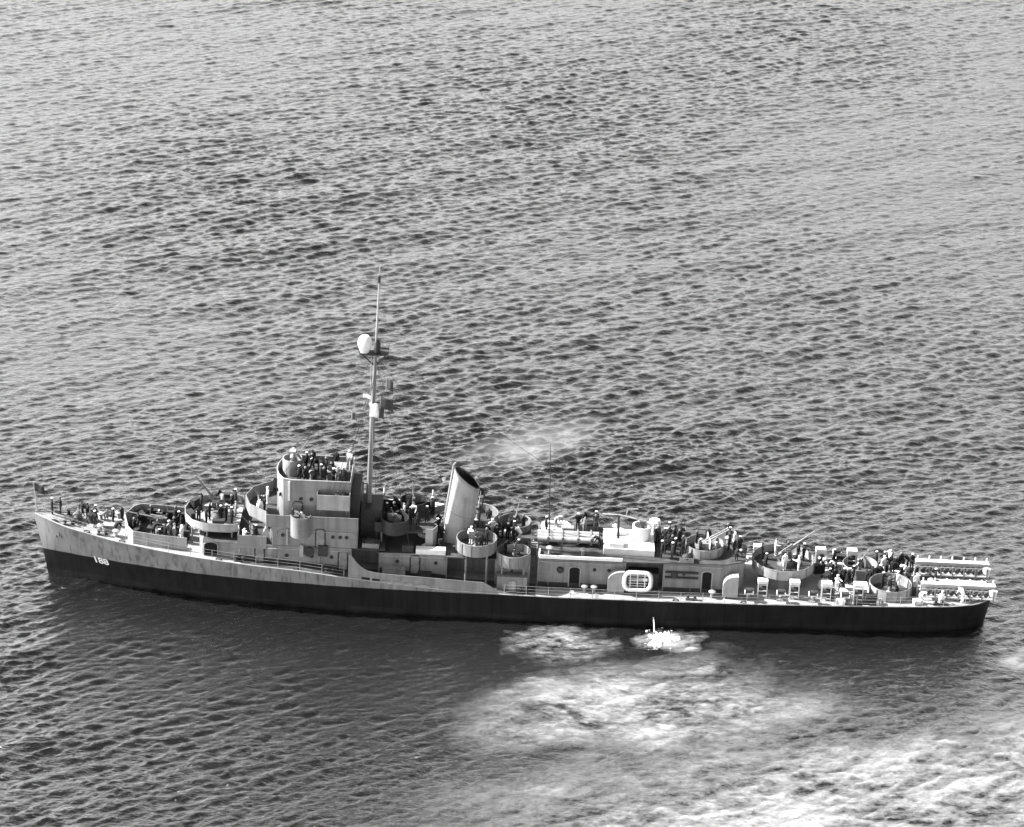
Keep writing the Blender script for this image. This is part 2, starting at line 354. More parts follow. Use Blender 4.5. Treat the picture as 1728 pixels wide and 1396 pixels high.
def build_hull():
    us = sorted(set(list(np.linspace(0, 0.1, 16))+list(np.linspace(0.1, 0.9, 60))+list(np.linspace(0.9, 1.0, 26))))
    vs = list(np.linspace(0, 1, 15)); mb = MB(); n = len(vs)
    grid = {}
    for sd_ in (-1, 1):
        for i, u in enumerate(us):
            for j, v in enumerate(vs):
                top = zd(u*93.4)+0.06; z = -1.5+v*(top+1.5); s = stem(z)+u*(stern(z)-stem(z))
                y = half(s, z) if i not in (0,) else 0.04
                grid[sd_, i, j] = len(mb.v); mb.v.append((s, sd_*y, z))
    for sd_ in (-1, 1):
        for i in range(len(us)-1):
            for j in range(n-1):
                q = (grid[sd_, i, j], grid[sd_, i+1, j], grid[sd_, i+1, j+1], grid[sd_, i, j+1]); mb.f.append(q if sd_ < 0 else q[::-1])
    k = len(us)-1
    for j in range(n-1):
        mb.f.append((grid[-1, k, j], grid[1, k, j], grid[1, k, j+1], grid[-1, k, j+1]))
        mb.f.append((grid[1, 0, j], grid[-1, 0, j], grid[-1, 0, j+1], grid[1, 0, j+1]))
    return mb.build('hull', 'hull', ship, sharp=50)
hull = build_hull()
def deck_strip(s0, s1, fz, fy, n=60):
    mb = MB(); ss = np.linspace(s0, s1, n)
    for s in ss: mb.v += [(s, -fy(s), fz(s)), (s, 0, fz(s)+0.05), (s, fy(s), fz(s))]
    for i in range(n-1):
        a = 3*i; mb.f += [(a, a+3, a+4, a+1), (a+1, a+4, a+5, a+2)]
    return mb
deck = deck_strip(0.25, 93.25, lambda s: zd(s)-0.02, lambda s: max(0.05, hb(s)-0.03), 140).build('main_deck', 'deck', ship)
for sd_ in (-1, 1):          # dark strips painting the deckhouse shade onto the side decks
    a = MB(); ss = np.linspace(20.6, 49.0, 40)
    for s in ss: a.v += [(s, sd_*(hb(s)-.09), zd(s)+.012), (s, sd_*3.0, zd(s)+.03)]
    a.f = [(2*i, 2*i+2, 2*i+3, 2*i+1) if sd_ < 0 else (2*i+1, 2*i+3, 2*i+2, 2*i) for i in range(39)]; a.build('side_deck_shade', 'roof', ship)
# gunwale bar along both sides
for sd_ in (-1, 1):
    ss = list(np.linspace(0.15, 93.3, 130))
    MB().tube([(s, sd_*(hb(s)-0.01), zd(s)+0.05) for s in ss], 0.06, 6).build('gunwale_bar', 'pale', ship)
# bow chock, hull number, anchor, portholes, overboard discharge
def digits(txt, s0, z0, size, step, shear, side=-1):
    for i, ch in enumerate(txt):
        cu = bpy.data.curves.new('digit', 'FONT'); cu.body = ch; cu.size = size; cu.offset = 0.022
        ob = bpy.data.objects.new('tmp', cu); COL.objects.link(ob)
        dg = bpy.context.evaluated_depsgraph_get(); me = bpy.data.meshes.new_from_object(ob.evaluated_get(dg))
        bpy.data.objects.remove(ob)
        for v in me.vertices:
            z = z0-0.045*i+v.co.y; s = s0+step*i+v.co.x*1.05+shear*v.co.y; v.co = (s, side*(half(s, z)+0.03), z)
        me.materials.clear(); me.materials.append(M['white']); link('hull_digit', me, hull)
digits('188', 6.05, 2.35, 0.98, 0.52, -0.30)
for sd_ in (-1, 1):
    a = MB(); s, z = 2.6, 4.9; y = half(s, z)+0.05
    o = len(a.v); a.cyl((s, y, z+0.35), (s, y, z-0.25), 0.06, 0.06, 8); a.tube([(s-0.3, y+.02, z-0.05), (s-0.22, y+.04, z-0.22), (s, y+.05, z-0.3), (s+0.22, y+.04, z-0.22), (s+0.3, y+.02, z-0.05)], 0.08, 6)
    if sd_ < 0: a.v = [(p[0], -p[1], p[2]) for p in a.v]; a.f = [q[::-1] for q in a.f]
    a.build('anchor', 'gun', hull)
port_me = MB().lathe([(0.0, 0.0), (0.13, 0.0), (0.13, 0.04), (0.19, 0.04), (0.19, 0.0)], n=12).mesh('porthole', ['dark'])
fair = MB().tube([(-0.28, 0, 0), (-0.22, 0, 0.16), (0, 0, 0.2), (0.22, 0, 0.16), (0.28, 0, 0)], 0.06, 6).box(-.32, .32, -.1, .1, -0.04, 0.02).mesh('fairlead', 'dark')
for s in (2.2, 5.5, 9.0, 18.5, 26.0, 47.5, 62.5, 69.0, 81.5, 88.5):
    for sd_ in (-1, 1): link('fairlead', fair, ship, (s, sd_*(hb(s)-0.2), zd(s)+0.03))

# raised side bulwark abreast the funnel, with freeing ports cut through it
def side_bulwark(sd_):
    top = lambda s: float(np.interp(s, [31.0, 31.35, 31.8, 32.3, 32.9, 33.6, 34.5, 38.9, 44.0, 44.7, 45.5], [6.35, 6.25, 5.6, 5.1, 4.75, 4.6, 4.52, 4.35, 4.12, 3.7, zd(45.5)+0.1]))
    slots = [(32.3+i*1.02, 33.1+i*1.02) for i in range(5)]+[(37.5, 38.9), (39.1, 39.7)]
    cuts = sorted(set(list(np.linspace(31.0, 45.5, 40))+[31.35, 31.8, 32.3, 32.9]+[e for q in slots for e in q])); mb = MB(); t = 0.05
    for a, c in zip(cuts[:-1], cuts[1:]):
        open_ = any(q[0] <= (a+c)/2 <= q[1] for q in slots)
        bands = [(lambda s: zd(s)+0.36, top)] if open_ else [(lambda s: zd(s)-0.02, top)]
        if open_: bands.append((lambda s: zd(s)-0.02, lambda s: zd(s)+0.07))
        for f0, f1 in bands:
            P = [(a, f0(a)), (c, f0(c)), (c, max(f0(c)+.01, f1(c))), (a, max(f0(a)+.01, f1(a)))]
            ya, yc = hb(a)-0.02, hb(c)-0.02
            o = [(p[0], sd_*(ya if p[0] == a else yc), p[1]) for p in P]; i = [(p[0], sd_*((ya if p[0] == a else yc)-t), p[1]) for p in P]
            mb.add(o+i, [(0, 1, 2, 3), (7, 6, 5, 4), (3, 2, 6, 7), (0, 4, 5, 1), (1, 5, 6, 2), (0, 3, 7, 4)])
    return mb.build('side_bulwark', 'grey', ship)
side_bulwark(-1); side_bulwark(1)

# ------------------------------------------------------------------ fittings shared by the deckhouses
door_me = MB().prism([(-.38, -.9), (.38, -.9), (.38, .75), (.25, .92), (-.25, .92), (-.38, .75)], -0.03, 0.05).mesh('door', 'grey')   # stands in its own xy plane
frame_me = MB().tube([(-.46, -.98, .02), (.46, -.98, .02), (.46, .8, .02), (.3, 1.0, .02), (-.3, 1.0, .02), (-.46, .8, .02)], .055, 5, True).box(.36, .5, .3, .42, 0, .1).box(.36, .5, -.6, -.48, 0, .1).mesh('door_frame', 'dark')
dog_me = MB().cyl((.18, -.05, .05), (.34, .12, .09), .03, .03, 6).mesh('handle', 'gun')
def door(parent, s, z, y, sd_=-1):
    o = link('door', door_me, parent, (s, y, z), (math.pi/2, 0, 0 if sd_ < 0 else math.pi))
    link('door_frame', frame_me, parent, (s, y, z), (math.pi/2, 0, 0 if sd_ < 0 else math.pi)); return o
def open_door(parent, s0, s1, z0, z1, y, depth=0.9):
    """a doorway standing open: a flat dark face within a coaming"""
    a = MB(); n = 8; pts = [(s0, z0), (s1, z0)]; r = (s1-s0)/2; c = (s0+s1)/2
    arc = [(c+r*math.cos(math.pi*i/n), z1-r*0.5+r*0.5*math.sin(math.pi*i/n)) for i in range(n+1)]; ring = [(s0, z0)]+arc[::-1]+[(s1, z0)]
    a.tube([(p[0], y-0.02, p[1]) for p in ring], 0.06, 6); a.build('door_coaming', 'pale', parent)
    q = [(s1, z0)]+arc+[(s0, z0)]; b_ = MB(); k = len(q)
    b_.add([(p[0], y-0.012, p[1]) for p in q], [tuple(range(k))[::-1]]); return b_.build('doorway', 'void', parent)  # flat face painted as dark as the unlit interior
def porthole(parent, s, y, z, sd_=-1):
    return link('porthole', port_me, parent, (s, y, z), (math.pi/2 if sd_ < 0 else -math.pi/2, 0, 0))
def ladder(parent, s, y, z0, z1, w=0.45, axis_='x'):
    a = MB(); d = (w/2, 0) if axis_ == 'x' else (0, w/2)
    for k in (-1, 1): a.cyl((s+k*d[0], y+k*d[1], z0), (s+k*d[0], y+k*d[1], z1), 0.03, n=5)
    z = z0+0.25
    while z < z1: a.cyl((s-d[0], y-d[1], z), (s+d[0], y+d[1], z), 0.02, n=5); z += 0.3
    return a.build('ladder', 'pale', parent)
vent_me = MB().lathe([(0.16, 0), (0.16, 0.55), (0.34, 0.58), (0.36, 0.66), (0.2, 0.78), (0.001, 0.82)], n=12).mesh('mushroom_vent', 'pale')
bitt_me = MB().box(-.55, .55, -.2, .2, 0, .08).lathe([(.13, .08), (.13, .42), (.18, .46), (.18, .52), (.001, .53)], (-.33, 0, 0), 10).lathe([(.13, .08), (.13, .42), (.18, .46), (.18, .52), (.001, .53)], (.33, 0, 0), 10).mesh('bollard', 'dark')
locker_me = MB().box(-.6, .6, -.3, .3, 0, .62).prism([(-.64, -.34), (.64, -.34), (.64, .34), (-.64, .34)], .62, .70).mesh('locker', 'pale')

# forecastle fittings
for s in (3.6, 7.0, 20.5, 29.2, 48.0, 64.0, 80.2, 88.0):
    for sd_ in (-1, 1): link('bollard', bitt_me, ship, (s, sd_*(hb(s)-0.62), zd(s)))
w = MB().lathe([(.5, 0), (.42, .12), (.3, .5), (.34, .8), (.42, .9), (.001, .95)], (0, 0, 0), 14).build('capstan', 'dark', ship, (5.6, 0.25, zd(5.6)))
a = MB(); a.box(-.45, .45, -.7, .7, 0, .25); a.cyl((0, -.85, .5), (0, .85, .5), .26, n=12); a.cyl((0, -.3, .5), (0, .3, .5), .4, n=12); a.build('anchor_windlass', 'gun', ship, (4.2, 0, zd(4.2)))
for sd_ in (-1, 1):
    a = MB(); pts = [(4.0, sd_*.35, zd(4.0)+.18), (3.2, sd_*.55, zd(3.2)+.05), (2.5, sd_*.75, zd(2.5)+.05), (2.1, sd_*.8, zd(2.1)+.02)]
    for p, q in zip(pts[:-1], pts[1:]):
        P, Q = Vector(p), Vector(q); k = max(2, int((Q-P).length/.16))
        for i in range(k):
            c = P.lerp(Q, (i+.5)/k); o = len(a.v); a.tube([(.11*math.cos(t), .06*math.sin(t), 0) for t in np.linspace(0, 2*math.pi, 7)[:-1]], .025, 4, True)
            a.turn(o, Matrix.Translation(c) @ Matrix.Rotation(math.atan2(Q.y-P.y, Q.x-P.x), 4, 'Z') @ Matrix.Rotation(R(0 if i % 2 else 75), 4, 'X'))
    tag(a.build('anchor_chain', 'dark', ship), kind='stuff')
for s, y, l_, w_ in ((7.4, -.2, 1.1, 1.0), (9.2, 1.6, .8, .8), (79.0, 1.4, 1.2, 1.2), (79.6, -1.2, .9, .9)):
    a = MB(); a.box(-l_/2, l_/2, -w_/2, w_/2, 0, .3); a.box(-l_/2-.05, l_/2+.05, -w_/2-.05, w_/2+.05, .3, .38); h_ = a.build('hatch', 'pale', ship, (s, y, zd(s)))
for s, y in ((6.4, 1.1), (6.7, -1.35), (8.3, -2.0), (8.0, 1.9), (78.2, 2.9), (77.8, -2.6), (87.6, 0.2)):
    link('mushroom_vent', vent_me, ship, (s, y, zd(s)))
MB().cyl((.35, 0, zd(.3)), (.12, 0, 9.95), .045, .03, 8).ball((.12, 0, 9.98), .07, 8).build('jackstaff', 'pale', ship)

# ------------------------------------------------------------------ gun one: breakwater and tub on the forecastle
GP = [(15.3, -3.2), (12.5, -3.2), (10.1, -3.0), (9.5, -2.2), (8.9, 0), (9.5, 2.2), (10.1, 3.0), (12.5, 3.2), (15.3, 3.2)]
MB().wall(GP, lambda x, y: zd(x)-0.02, lambda x, y: zd(x)+1.35+0.25*max(0, 1-abs(y)/3)*(x < 10), 0.06).build('gun_breakwater', 'pale', ship)
for x, y in GP[1:-1]:
    MB().cyl((x+.05, y*.97, zd(x)+1.3), (x+.5, y*.85, zd(x)), .04, n=5).build('breakwater_stay', 'grey', ship)

MB().prism([(10.3, -2.85), (15.2, -3.05), (15.2, 3.05), (10.3, 2.85), (9.3, 1.6), (9.1, 0), (9.3, -1.6)], lambda x, y: zd(x)-.05, lambda x, y: zd(x)+.045+.02*(1-abs(y)/3)).build('dark_deck_patch', 'roof', ship)  # dark sheet over the deck inside the breakwater
ready_me = MB().box(-.55, .55, -.24, .24, 0, .95).prism([(-.58, -.27), (.58, -.27), (.58, .27), (-.58, .27)], .95, 1.0).mesh('ready_locker', 'dark')
for s, y, rz in ((10.2, -1.9, 60), (9.9, -.4, 85), (10.2, 1.9, 120), (11.3, 2.75, 0), (13.2, 2.8, 0), (14.6, 2.75, 0), (13.9, -2.75, 0), (15.0, -.6, 90)):
    link('ready_locker', ready_me, ship, (s, y, zd(s)), (0, 0, R(rz)))
for s, y, rz in ((76.8, 1.9, 20), (77.4, -3.2, 90), (79.2, 4.0, 0), (82.2, 4.0, 0), (84.8, 3.6, 10), (85.6, -1.6, 95), (81.3, -4.1, 5), (78.6, .3, 60)):
    link('ready_locker', ready_me, ship, (s, y, zd(s)), (0, 0, R(rz)))
for s, y, rz in ((15.6, 1.5, 60), (15.5, -1.3, 120), (18.9, 2.9, 0), (17.6, 2.9, 0), (18.3, -2.9, 0)):
    link('ready_locker', ready_me, ship, (s, y, 7.22), (0, 0, R(rz)))
# ------------------------------------------------------------------ forward deckhouse (first level)
Z1 = 6.35
h1 = [(16.2, 0), (16.4, -2.2), (16.85, -3.4), (20.2, -4.1), (31.2, -4.1), (31.2, 4.1), (20.2, 4.1), (16.85, 3.4), (16.4, 2.2)]
fwd = MB().prism(h1, lambda x, y: zd(x)-0.05, Z1).build('forward_deckhouse', 'grey', ship)
open_door(fwd, 17.0, 18.35, 4.88, 6.25, -3.58); 
# the front side wall is slanted in plan: put the doorway on its own flat frame
MB().box(16.95, 18.45, -3.75, -3.5, 4.8, 6.3).build('door_frame', 'grey', fwd)
for o in fwd.children:
    if o.name.startswith(('doorway', 'door_coaming')): o.location.y = -0.185
for s in (25.0, 27.4, 29.3): porthole(fwd, s, -4.11, 5.35)
door(fwd, 22.4, 5.45, -4.10); door(fwd, 30.4, 5.0, -4.10)
for s in (21.0, 24.0, 28.2):
    MB().box(s-.03, s+.03, -4.16, -4.10, 4.5, 6.3).build('stiffener', 'grey', fwd)
# firehose reel and vent trunk on the side wall
a = MB(); a.cyl((27.15, -4.12, 5.95), (27.15, -4.42, 5.95), .42, n=16); a.cyl((27.15, -4.42, 5.95), (27.15, -4.46, 5.95), .5, n=16); a.build('hose_reel', 'dark', fwd)
MB().box(26.25, 26.6, -4.4, -4.1, 5.4, 6.6).build('vent_trunk', 'pale', fwd)
MB().box(28.0, 28.9, -4.36, -4.1, 5.5, 6.6).build('vent_trunk', 'dark', fwd)
# side sponsons with shields for light guns
for sd_ in (-1, 1):
    MB().wall([(20.3, sd_*2.6), (20.3, sd_*4.25), (23.05, sd_*4.25)], 6.0, 7.35, 0.06).build('gun_shield_wall', 'grey', fwd)
MB().box(16.9, 31.1, -4.05, 4.05, Z1, Z1+0.03).build('roof_deck', 'roof', fwd)
# bandstand of gun two
BP = [(20.2, -3.0), (19.4, -3.3), (17.0, -3.25), (15.7, -2.5), (14.95, -1.2), (14.75, 0), (14.95, 1.2), (15.7, 2.5), (17.0, 3.25), (19.4, 3.3), (20.2, 3.0)]
bs = MB().prism(BP, 7.08, 7.22).build('gun_bandstand', 'deck', ship)
MB().wall(BP, 7.22, lambda x, y: 7.95, 0.05).build('splinter_shield', 'pale', bs)
for x, y in ((15.6, -1.5), (15.6, 1.5), (17.2, -2.9), (17.2, 2.9), (19.6, -2.9), (19.6, 2.9)): MB().cyl((x, y, zd(x) if x < 16.5 else Z1), (x, y, 7.1), .09, n=8).build('stanchion', 'grey', bs)
MB().cyl((17.6, 0, Z1), (17.6, 0, 7.1), 1.4, n=20).build('gun_support', 'grey', bs)

# ------------------------------------------------------------------ second level
Z2 = 8.35
h2 = [(23.2, 0), (23.25, -3.0), (23.6, -4.09), (31.75, -4.09), (31.75, 4.09), (23.6, 4.09), (23.25, 3.0)]
up2 = MB().prism(h2, Z1+0.03, Z2).build('upper_deckhouse', 'grey', ship)
PP = [(31.8, -4.12), (23.0, -4.12), (22.9, -3.4), (21.2, -1.9), (20.65, 0), (21.2, 1.9), (22.9, 3.4), (23.0, 4.12), (31.8, 4.12)]
MB().prism(PP, Z2, Z2+0.1).build('bridge_deck', 'roof', up2)
MB().wall(PP, Z2-0.02, lambda x, y: Z2+1.25, 0.06).build('bridge_deck_bulwark', 'grey', up2)
for sd_ in (-1, 1):      # round sponson for a light gun
    a0 = math.pi if sd_ < 0 else 0
    pts = [(26.3+.95*math.cos(t), sd_*4.1+sd_*.95*math.sin(t)) for t in np.linspace(math.pi, 0, 13)]
    MB().prism(pts, 8.2, 8.32).build('sponson_floor', 'deck', up2)
    MB().wall(pts, 7.6, 9.75, 0.05).build('sponson_shield', 'grey', up2)
for s in (24.6, 29.4, 30.1, 30.7): porthole(up2, s, -4.1, 7.5)
door(up2, 28.2, 7.3, -4.10)
a = MB(); a.box(24.9, 25.1, -4.2, -4.1, 6.5, 8.2); a.build('downpipe', 'pale', up2)
# inclined ladder from first to second level
a = MB()
for dy in (-.3, .3): a.add([(22.2, -3.6+dy, Z1), (22.3, -3.6+dy, Z1), (23.2, -3.6+dy, Z2+.1), (23.1, -3.6+dy, Z2+.1), (22.2, -3.56+dy, Z1), (22.3, -3.56+dy, Z1), (23.2, -3.56+dy, Z2+.1), (23.1, -3.56+dy, Z2+.1)], [(0, 1, 2, 3), (7, 6, 5, 4), (0, 3, 7, 4), (1, 5, 6, 2)])
for i in range(7): t = (i+.5)/7; a.box(22.2+.9*t-.1, 22.2+.9*t+.1, -3.9, -3.3, Z1+2*t, Z1+2*t+.03)
a.build('companion_ladder', 'pale', up2)

# ------------------------------------------------------------------ pilothouse and open bridge
Z3 = 11.95; ZT = 12.75
n_ = 10
PH = [(30.9, -2.8)]+[(25.3, -2.8), (24.5, -2.55), (24.0, -1.7), (23.75, -.8), (23.7, 0)]
PH = PH+[(x, -y) for x, y in PH[:-1][::-1]]
pil = MB().prism(PH, Z2+0.1, Z3).build('pilothouse', 'grey', ship)
MB().wall(PH, Z3-0.02, ZT, 0.07, closed=True).build('open_bridge_bulwark', 'grey', pil)
MB().prism([(x*.995+.13, y*.97) for x, y in PH], Z3, Z3+.02).build('open_bridge_deck', 'roof', pil)
MB().tube([(x, y, ZT+.02) for x, y in PH], .06, 6, True).build('bulwark_rail', 'pale', pil)
for x, y, rz in ((24.22, -2.15, 55), (23.86, -1.2, 68), (23.7, 0, 90), (23.86, 1.2, 112), (24.22, 2.15, 125)):
    me = MB().box(-.2, .2, -.02, .02, -.18, .18).mesh('bridge_window', 'glass'); link('bridge_window', me, pil, (x-.03, y*1.005, 10.9), (0, 0, R(rz)))
for s in (26.2, 27.2): porthole(pil, s, -2.81, 10.8)
door(pil, 25.9, 9.5, -2.805)
MB().box(24.95, 25.15, -2.95, -2.8, 10.6, 12.6).build('white_upright', 'white', pil)  # white upright strip on the pilothouse side
# signal wings with flag lockers
for sd_ in (-1, 1):
    MB().box(27.8, 30.9, min(sd_*2.8, sd_*3.75), max(sd_*2.8, sd_*3.75), 10.15, 10.25).build('signal_wing_floor', 'deck', pil)
    MB().wall([(27.8, sd_*2.8), (27.8, sd_*3.75), (30.9, sd_*3.75), (30.9, sd_*2.8)], 10.2, 11.75, .05).build('signal_wing_bulwark', 'pale', pil)
    a = MB(); a.box(28.1, 29.5, min(sd_*2.85, sd_*3.2), max(sd_*2.85, sd_*3.2), 10.25, 11.35)
    for i in range(6): a.box(28.16+.22*i, 28.34+.22*i, min(sd_*2.9, sd_*3.15), max(sd_*2.9, sd_*3.15), 11.35, 11.4)
    a.build('flag_locker', 'dark', pil)
    for x in (28.1, 30.6): MB().cyl((x, sd_*3.7, 10.15), (x, sd_*2.85, 9.2), .05, n=6).build('wing_bracket', 'grey', pil)
# gun director tub at the front of the open bridge
MB().lathe([(.95, Z3), (.95, 13.6), (.88, 13.6), (.88, Z3+.4)], (25.1, .4, 0), 20).build('director_tub', 'pale', pil)
MB().cyl((25.1, .4, 12.2), (25.1, .4, 13.9), .25, .22, 10).cyl((25.1, -.75, 14.0), (25.1, 1.55, 14.0), .17, n=10).box(24.8, 25.4, .1, .7, 13.8, 14.35).build('rangefinder', 'pale', pil)
a = MB(); a.cyl((27.0, -.9, Z3), (27.0, -.9, 12.7), .14, .14, 8); a.lathe([(.001, 12.95), (.2, 12.93), (.24, 12.75), (.14, 12.68)], (27, -.9, 0), 10); a.build('compass_binnacle', 'pale', pil)
MB().box(28.6, 30.2, -1.1, 1.1, Z3, 12.9).box(28.5, 30.3, -1.2, 1.2, 12.9, 12.97).build('chart_house', 'grey', pil)
a = MB(); a.cyl((30.55, 1.5, Z3), (30.55, 1.5, 13.2), .06, n=6); a.cyl((30.3, 1.5, 13.4), (30.75, 1.5, 13.4), .28, .3, 12); a.build('searchlight', 'white', pil)
# ------------------------------------------------------------------ mast
def mx(z): return 32.5+0.0225*(z-8.5)
mast = MB().cyl((32.45, 0, 6.4), (mx(25.6), 0, 25.6), .30, .17, 12).build('mast', 'grey', ship)
MB().cyl((mx(25.6), 0, 25.6), (mx(33.9)+.03, 0, 33.9), .11, .045, 8).build('topmast', 'pale', mast)
a = MB(); a.lathe([(.06, 32.2), (.16, 32.3), (.16, 32.9), (.06, 33.0)], (mx(32.5), 0, 0), 8); a.build('antenna_head', 'dark', mast)
MB().prism([(mx(25)+x, y) for x, y in ((-1.5, -.45), (.6, -.6), (1.25, -.35), (1.25, .35), (.6, .6), (-1.5, .45))], 25.05, 25.15).build('radar_platform', 'dark', mast)
for x in (-1.4, 1.1): MB().cyl((mx(23.5), 0, 23.7), (mx(25)+x, 0, 25.05), .06, n=6).build('platform_bracket', 'dark', mast)
a = MB(); a.lathe([(.42, 25.15), (.5, 25.4), (.64, 25.75), (.68, 26.1), (.6, 26.5), (.38, 26.78), (.001, 26.87)], (31.85, 0, 0), 18); a.build('radar_dome', 'white', mast)
a = MB(); a.cyl((mx(25)+.1, -.35, 25.15), (mx(25)+.1, -.35, 26.7), .05, n=6); a.lathe([(.001, 25.2), (.22, 25.2), (.22, 26.1), (.1, 26.3)], (mx(25)+.25, .1, 0), 8); a.box(mx(25)+.5, mx(25)+1.3, -.1, .1, 25.5, 25.65); a.build('platform_gear', 'dark', mast)
for z, w_ in ((22.9, 2.9), (20.6, 1.6)):
    MB().tube([(mx(z), -w_, z-.08), (mx(z), -w_/2, z), (mx(z), w_/2, z), (mx(z), w_, z-.08)], .06, 6).build('yardarm', 'dark', mast)
ladder(mast, mx(15)-.0, -.32, 9.0, 24.8, .3)
for q in ((-1.5, -.45), (.6, -.6), (1.25, -.35), (1.25, .35), (.6, .6), (-1.5, .45)): MB().cyl((mx(25)+q[0], q[1], 25.15), (mx(25)+q[0], q[1], 26.0), .02, n=5).build('platform_rail_post', 'dark', mast)
a = MB()      # stays and aerials
for p, q in (((mx(22.9), 0, 23.5), (12.0, 0, 8.6)), ((mx(25), 0, 25), (40.9, 0, 13.6)), ((mx(25), 0, 24.9), (36.8, -3.8, 6.4)), ((mx(25), 0, 24.9), (36.8, 3.8, 6.4)), ((mx(22.9), -2.7, 22.8), (29.6, -3.5, 11.3)), ((mx(22.9), -1.8, 22.8), (30.2, -3.5, 11.3)), ((mx(22.9), 1.9, 22.8), (30.2, 3.5, 11.3)), ((mx(25), 0, 25.6), (56.75, -.2, 9.3)), ((mx(22.9), -1.2, 22.8), (29.0, -3.5, 11.3)), ((mx(22.9), -2.2, 22.8), (33.6, -3.6, 6.4)), ((mx(25), 0, 24.8), (24.2, -2.2, 12.7)), ((mx(25), 0, 24.8), (24.2, 2.2, 12.7))):
    a.cyl(p, q, .022, n=4)
tag(a.build('rigging', 'dark', mast), kind='stuff')

# ------------------------------------------------------------------ midships: platform, funnel, tubs
ZM = 5.75
midh = MB().prism([(33.8, -3.5), (40.4, -3.5), (40.4, -1.3), (45.0, -1.3), (45.0, -3.6), (48.4, -3.6), (48.4, 3.6), (45.0, 3.6), (45.0, 1.3), (40.4, 1.3), (40.4, 3.5), (33.8, 3.5)], lambda x, y: zd(x)-.05, ZM).build('midships_deckhouse', 'grey', ship)
MB().box(33.9, 40.3, -3.45, 3.45, ZM, ZM+.03).build('roof_deck', 'roof', midh)
MB().box(40.31, 45.1, -4.0, 4.0, ZM, ZM+.08).build('roof_deck', 'roof', midh)
MB().box(45.11, 48.35, -3.55, 3.55, ZM, ZM+.026).build('roof_deck', 'roof', midh)
MB().box(31.25, 33.75, -1.7, 1.7, 3.4, 6.22).build('trunk_house', 'grey', midh)
MB().box(31.21, 34.4, -4.05, 4.05, 6.24, 6.34).build('walkway_deck', 'roof', midh)
MB().box(31.9, 33.9, -1.7, 1.7, 6.34, 9.4).build('shaded_mast_house', 'dark', midh)  # dark colour stands in for the bridge's shadow
MB().box(30.95, 31.78, -2.3, 2.3, Z2+.1, 11.3).build('pilothouse_aft_shade', 'dark', midh)  # dark block added for the shaded after side of the pilothouse
for s in (35.6, 39.3): porthole(midh, s, -3.51, 4.9)
door(midh, 37.3, 4.6, -3.505); door(midh, 46.2, 4.1, -3.605)
MB().box(34.2, 36.4, -4.1, -3.5, 3.6, 4.4).build('deck_locker', 'grey', midh)
MB().box(37.6, 38.9, -3.95, -3.5, 3.4, 4.0).build('deck_locker', 'dark', midh)
MB().box(37.35, 40.2, -3.55, -2.8, ZM+.03, 6.3).build('roof_locker', 'white', midh)
MB().box(36.0, 37.1, -3.3, -2.5, ZM+.03, 6.5).build('roof_locker', 'dark', midh)
plat = MB().prism([(33.3, -2.5), (38.9, -2.5), (38.9, 2.5), (33.3, 2.5)], 7.5, 7.6).build('gun_platform', 'roof', ship)
MB().wall([(38.9, 1.2), (38.9, 2.5), (33.3, 2.5), (33.3, -2.5), (36.6, -2.5)], 7.55, 8.5, .05).build('splinter_shield', 'dark', plat)  # coloured dark to paint in the shade abaft the bridge
for x, y, r_ in ((35.2, -2.0, 1.35), (36.8, 2.0, 1.35)):
    MB().lathe([(r_, 7.5), (r_, 8.9), (r_-.05, 8.9), (r_-.05, 7.6)], (x, y, 0), 22).build('gun_tub', 'dark', plat)  # tub colour darkened to carry the bridge's shadow
for x in (33.95, 38.6):
    for y in (-2.3, 2.3): MB().cyl((x, y, ZM), (x, y, 7.5), .09, n=8).build('stanchion', 'grey', plat)
MB().wall([(38.2, -2.5), (38.9, -2.5), (39.3, -1.6)], 6.0, 8.0, .06).build('screen', 'pale', plat)
# funnel: oval, raked, cut off at a slant
def funnel():
    n = 36; vs = []; mb = MB()
    rows = [0, .08, .2, .4, .6, .8, .93, 1.0]
    def ring(t, k=1.0, dz=0.0):
        out = []
        for i in range(n):
            th = 2*math.pi*i/n; x = 1.42*math.cos(th)*(1-.04*t)*k; y = 1.12*math.sin(th)*(1-.04*t)*k
            zt = 12.42-0.74*x; z = ZM+t*(zt-ZM)+dz; out.append((41.12+0.13*(z-ZM)+x, y, z))
        return out
    for t in rows: vs += ring(t)
    K = len(rows)
    fs = [(j*n+i, j*n+(i+1)%n, (j+1)*n+(i+1)%n, (j+1)*n+i) for j in range(K-1) for i in range(n)]
    mb.add(vs, fs); o = mb.build('funnel', 'pale', ship)
    iv = ring(1.0, .995)+ring(.97, .95)+ring(.70, .95); MB().add(iv, [(j*n+(i+1)%n, j*n+i, (j+1)*n+i, (j+1)*n+(i+1)%n) for j in range(2) for i in range(n)]).build('flue_lining', 'void', o)
    q = ring(.72, .95); MB().add(q, [tuple(range(n))]).build('uptake', 'void', o)
    rim = ring(1.0, .99, .03); MB().tube(rim, .06, 6, True).build('rim', 'dark', o)
    for t in (.45, .97): MB().tube(ring(t, 1.008), .035, 5, True).build('band', 'grey', o)
    a = MB(); a.tube([(39.75, .55, ZM), (40.05, .55, 9), (40.62, .55, 13.5), (40.8, .55, 13.75)], .09, 8); a.build('steam_pipe', 'pale', o)
    a = MB(); a.tube([(42.95, -.3, ZM), (43.4, -.3, 9), (43.75, -.3, 11.2)], .08, 8); a.build('steam_pipe', 'dark', o)
    ladder(o, 41.9, -1.2, 6.0, 10.8, .35)
    a = MB(); a.cyl((40.35, -.9, 12.4), (39.85, -1.0, 12.5), .05, n=6); a.lathe([(.05, 0), (.09, .2), (.2, .5)], (39.75, -1.0, 12.3), 10); a.build('siren', 'white', o)
funnel()
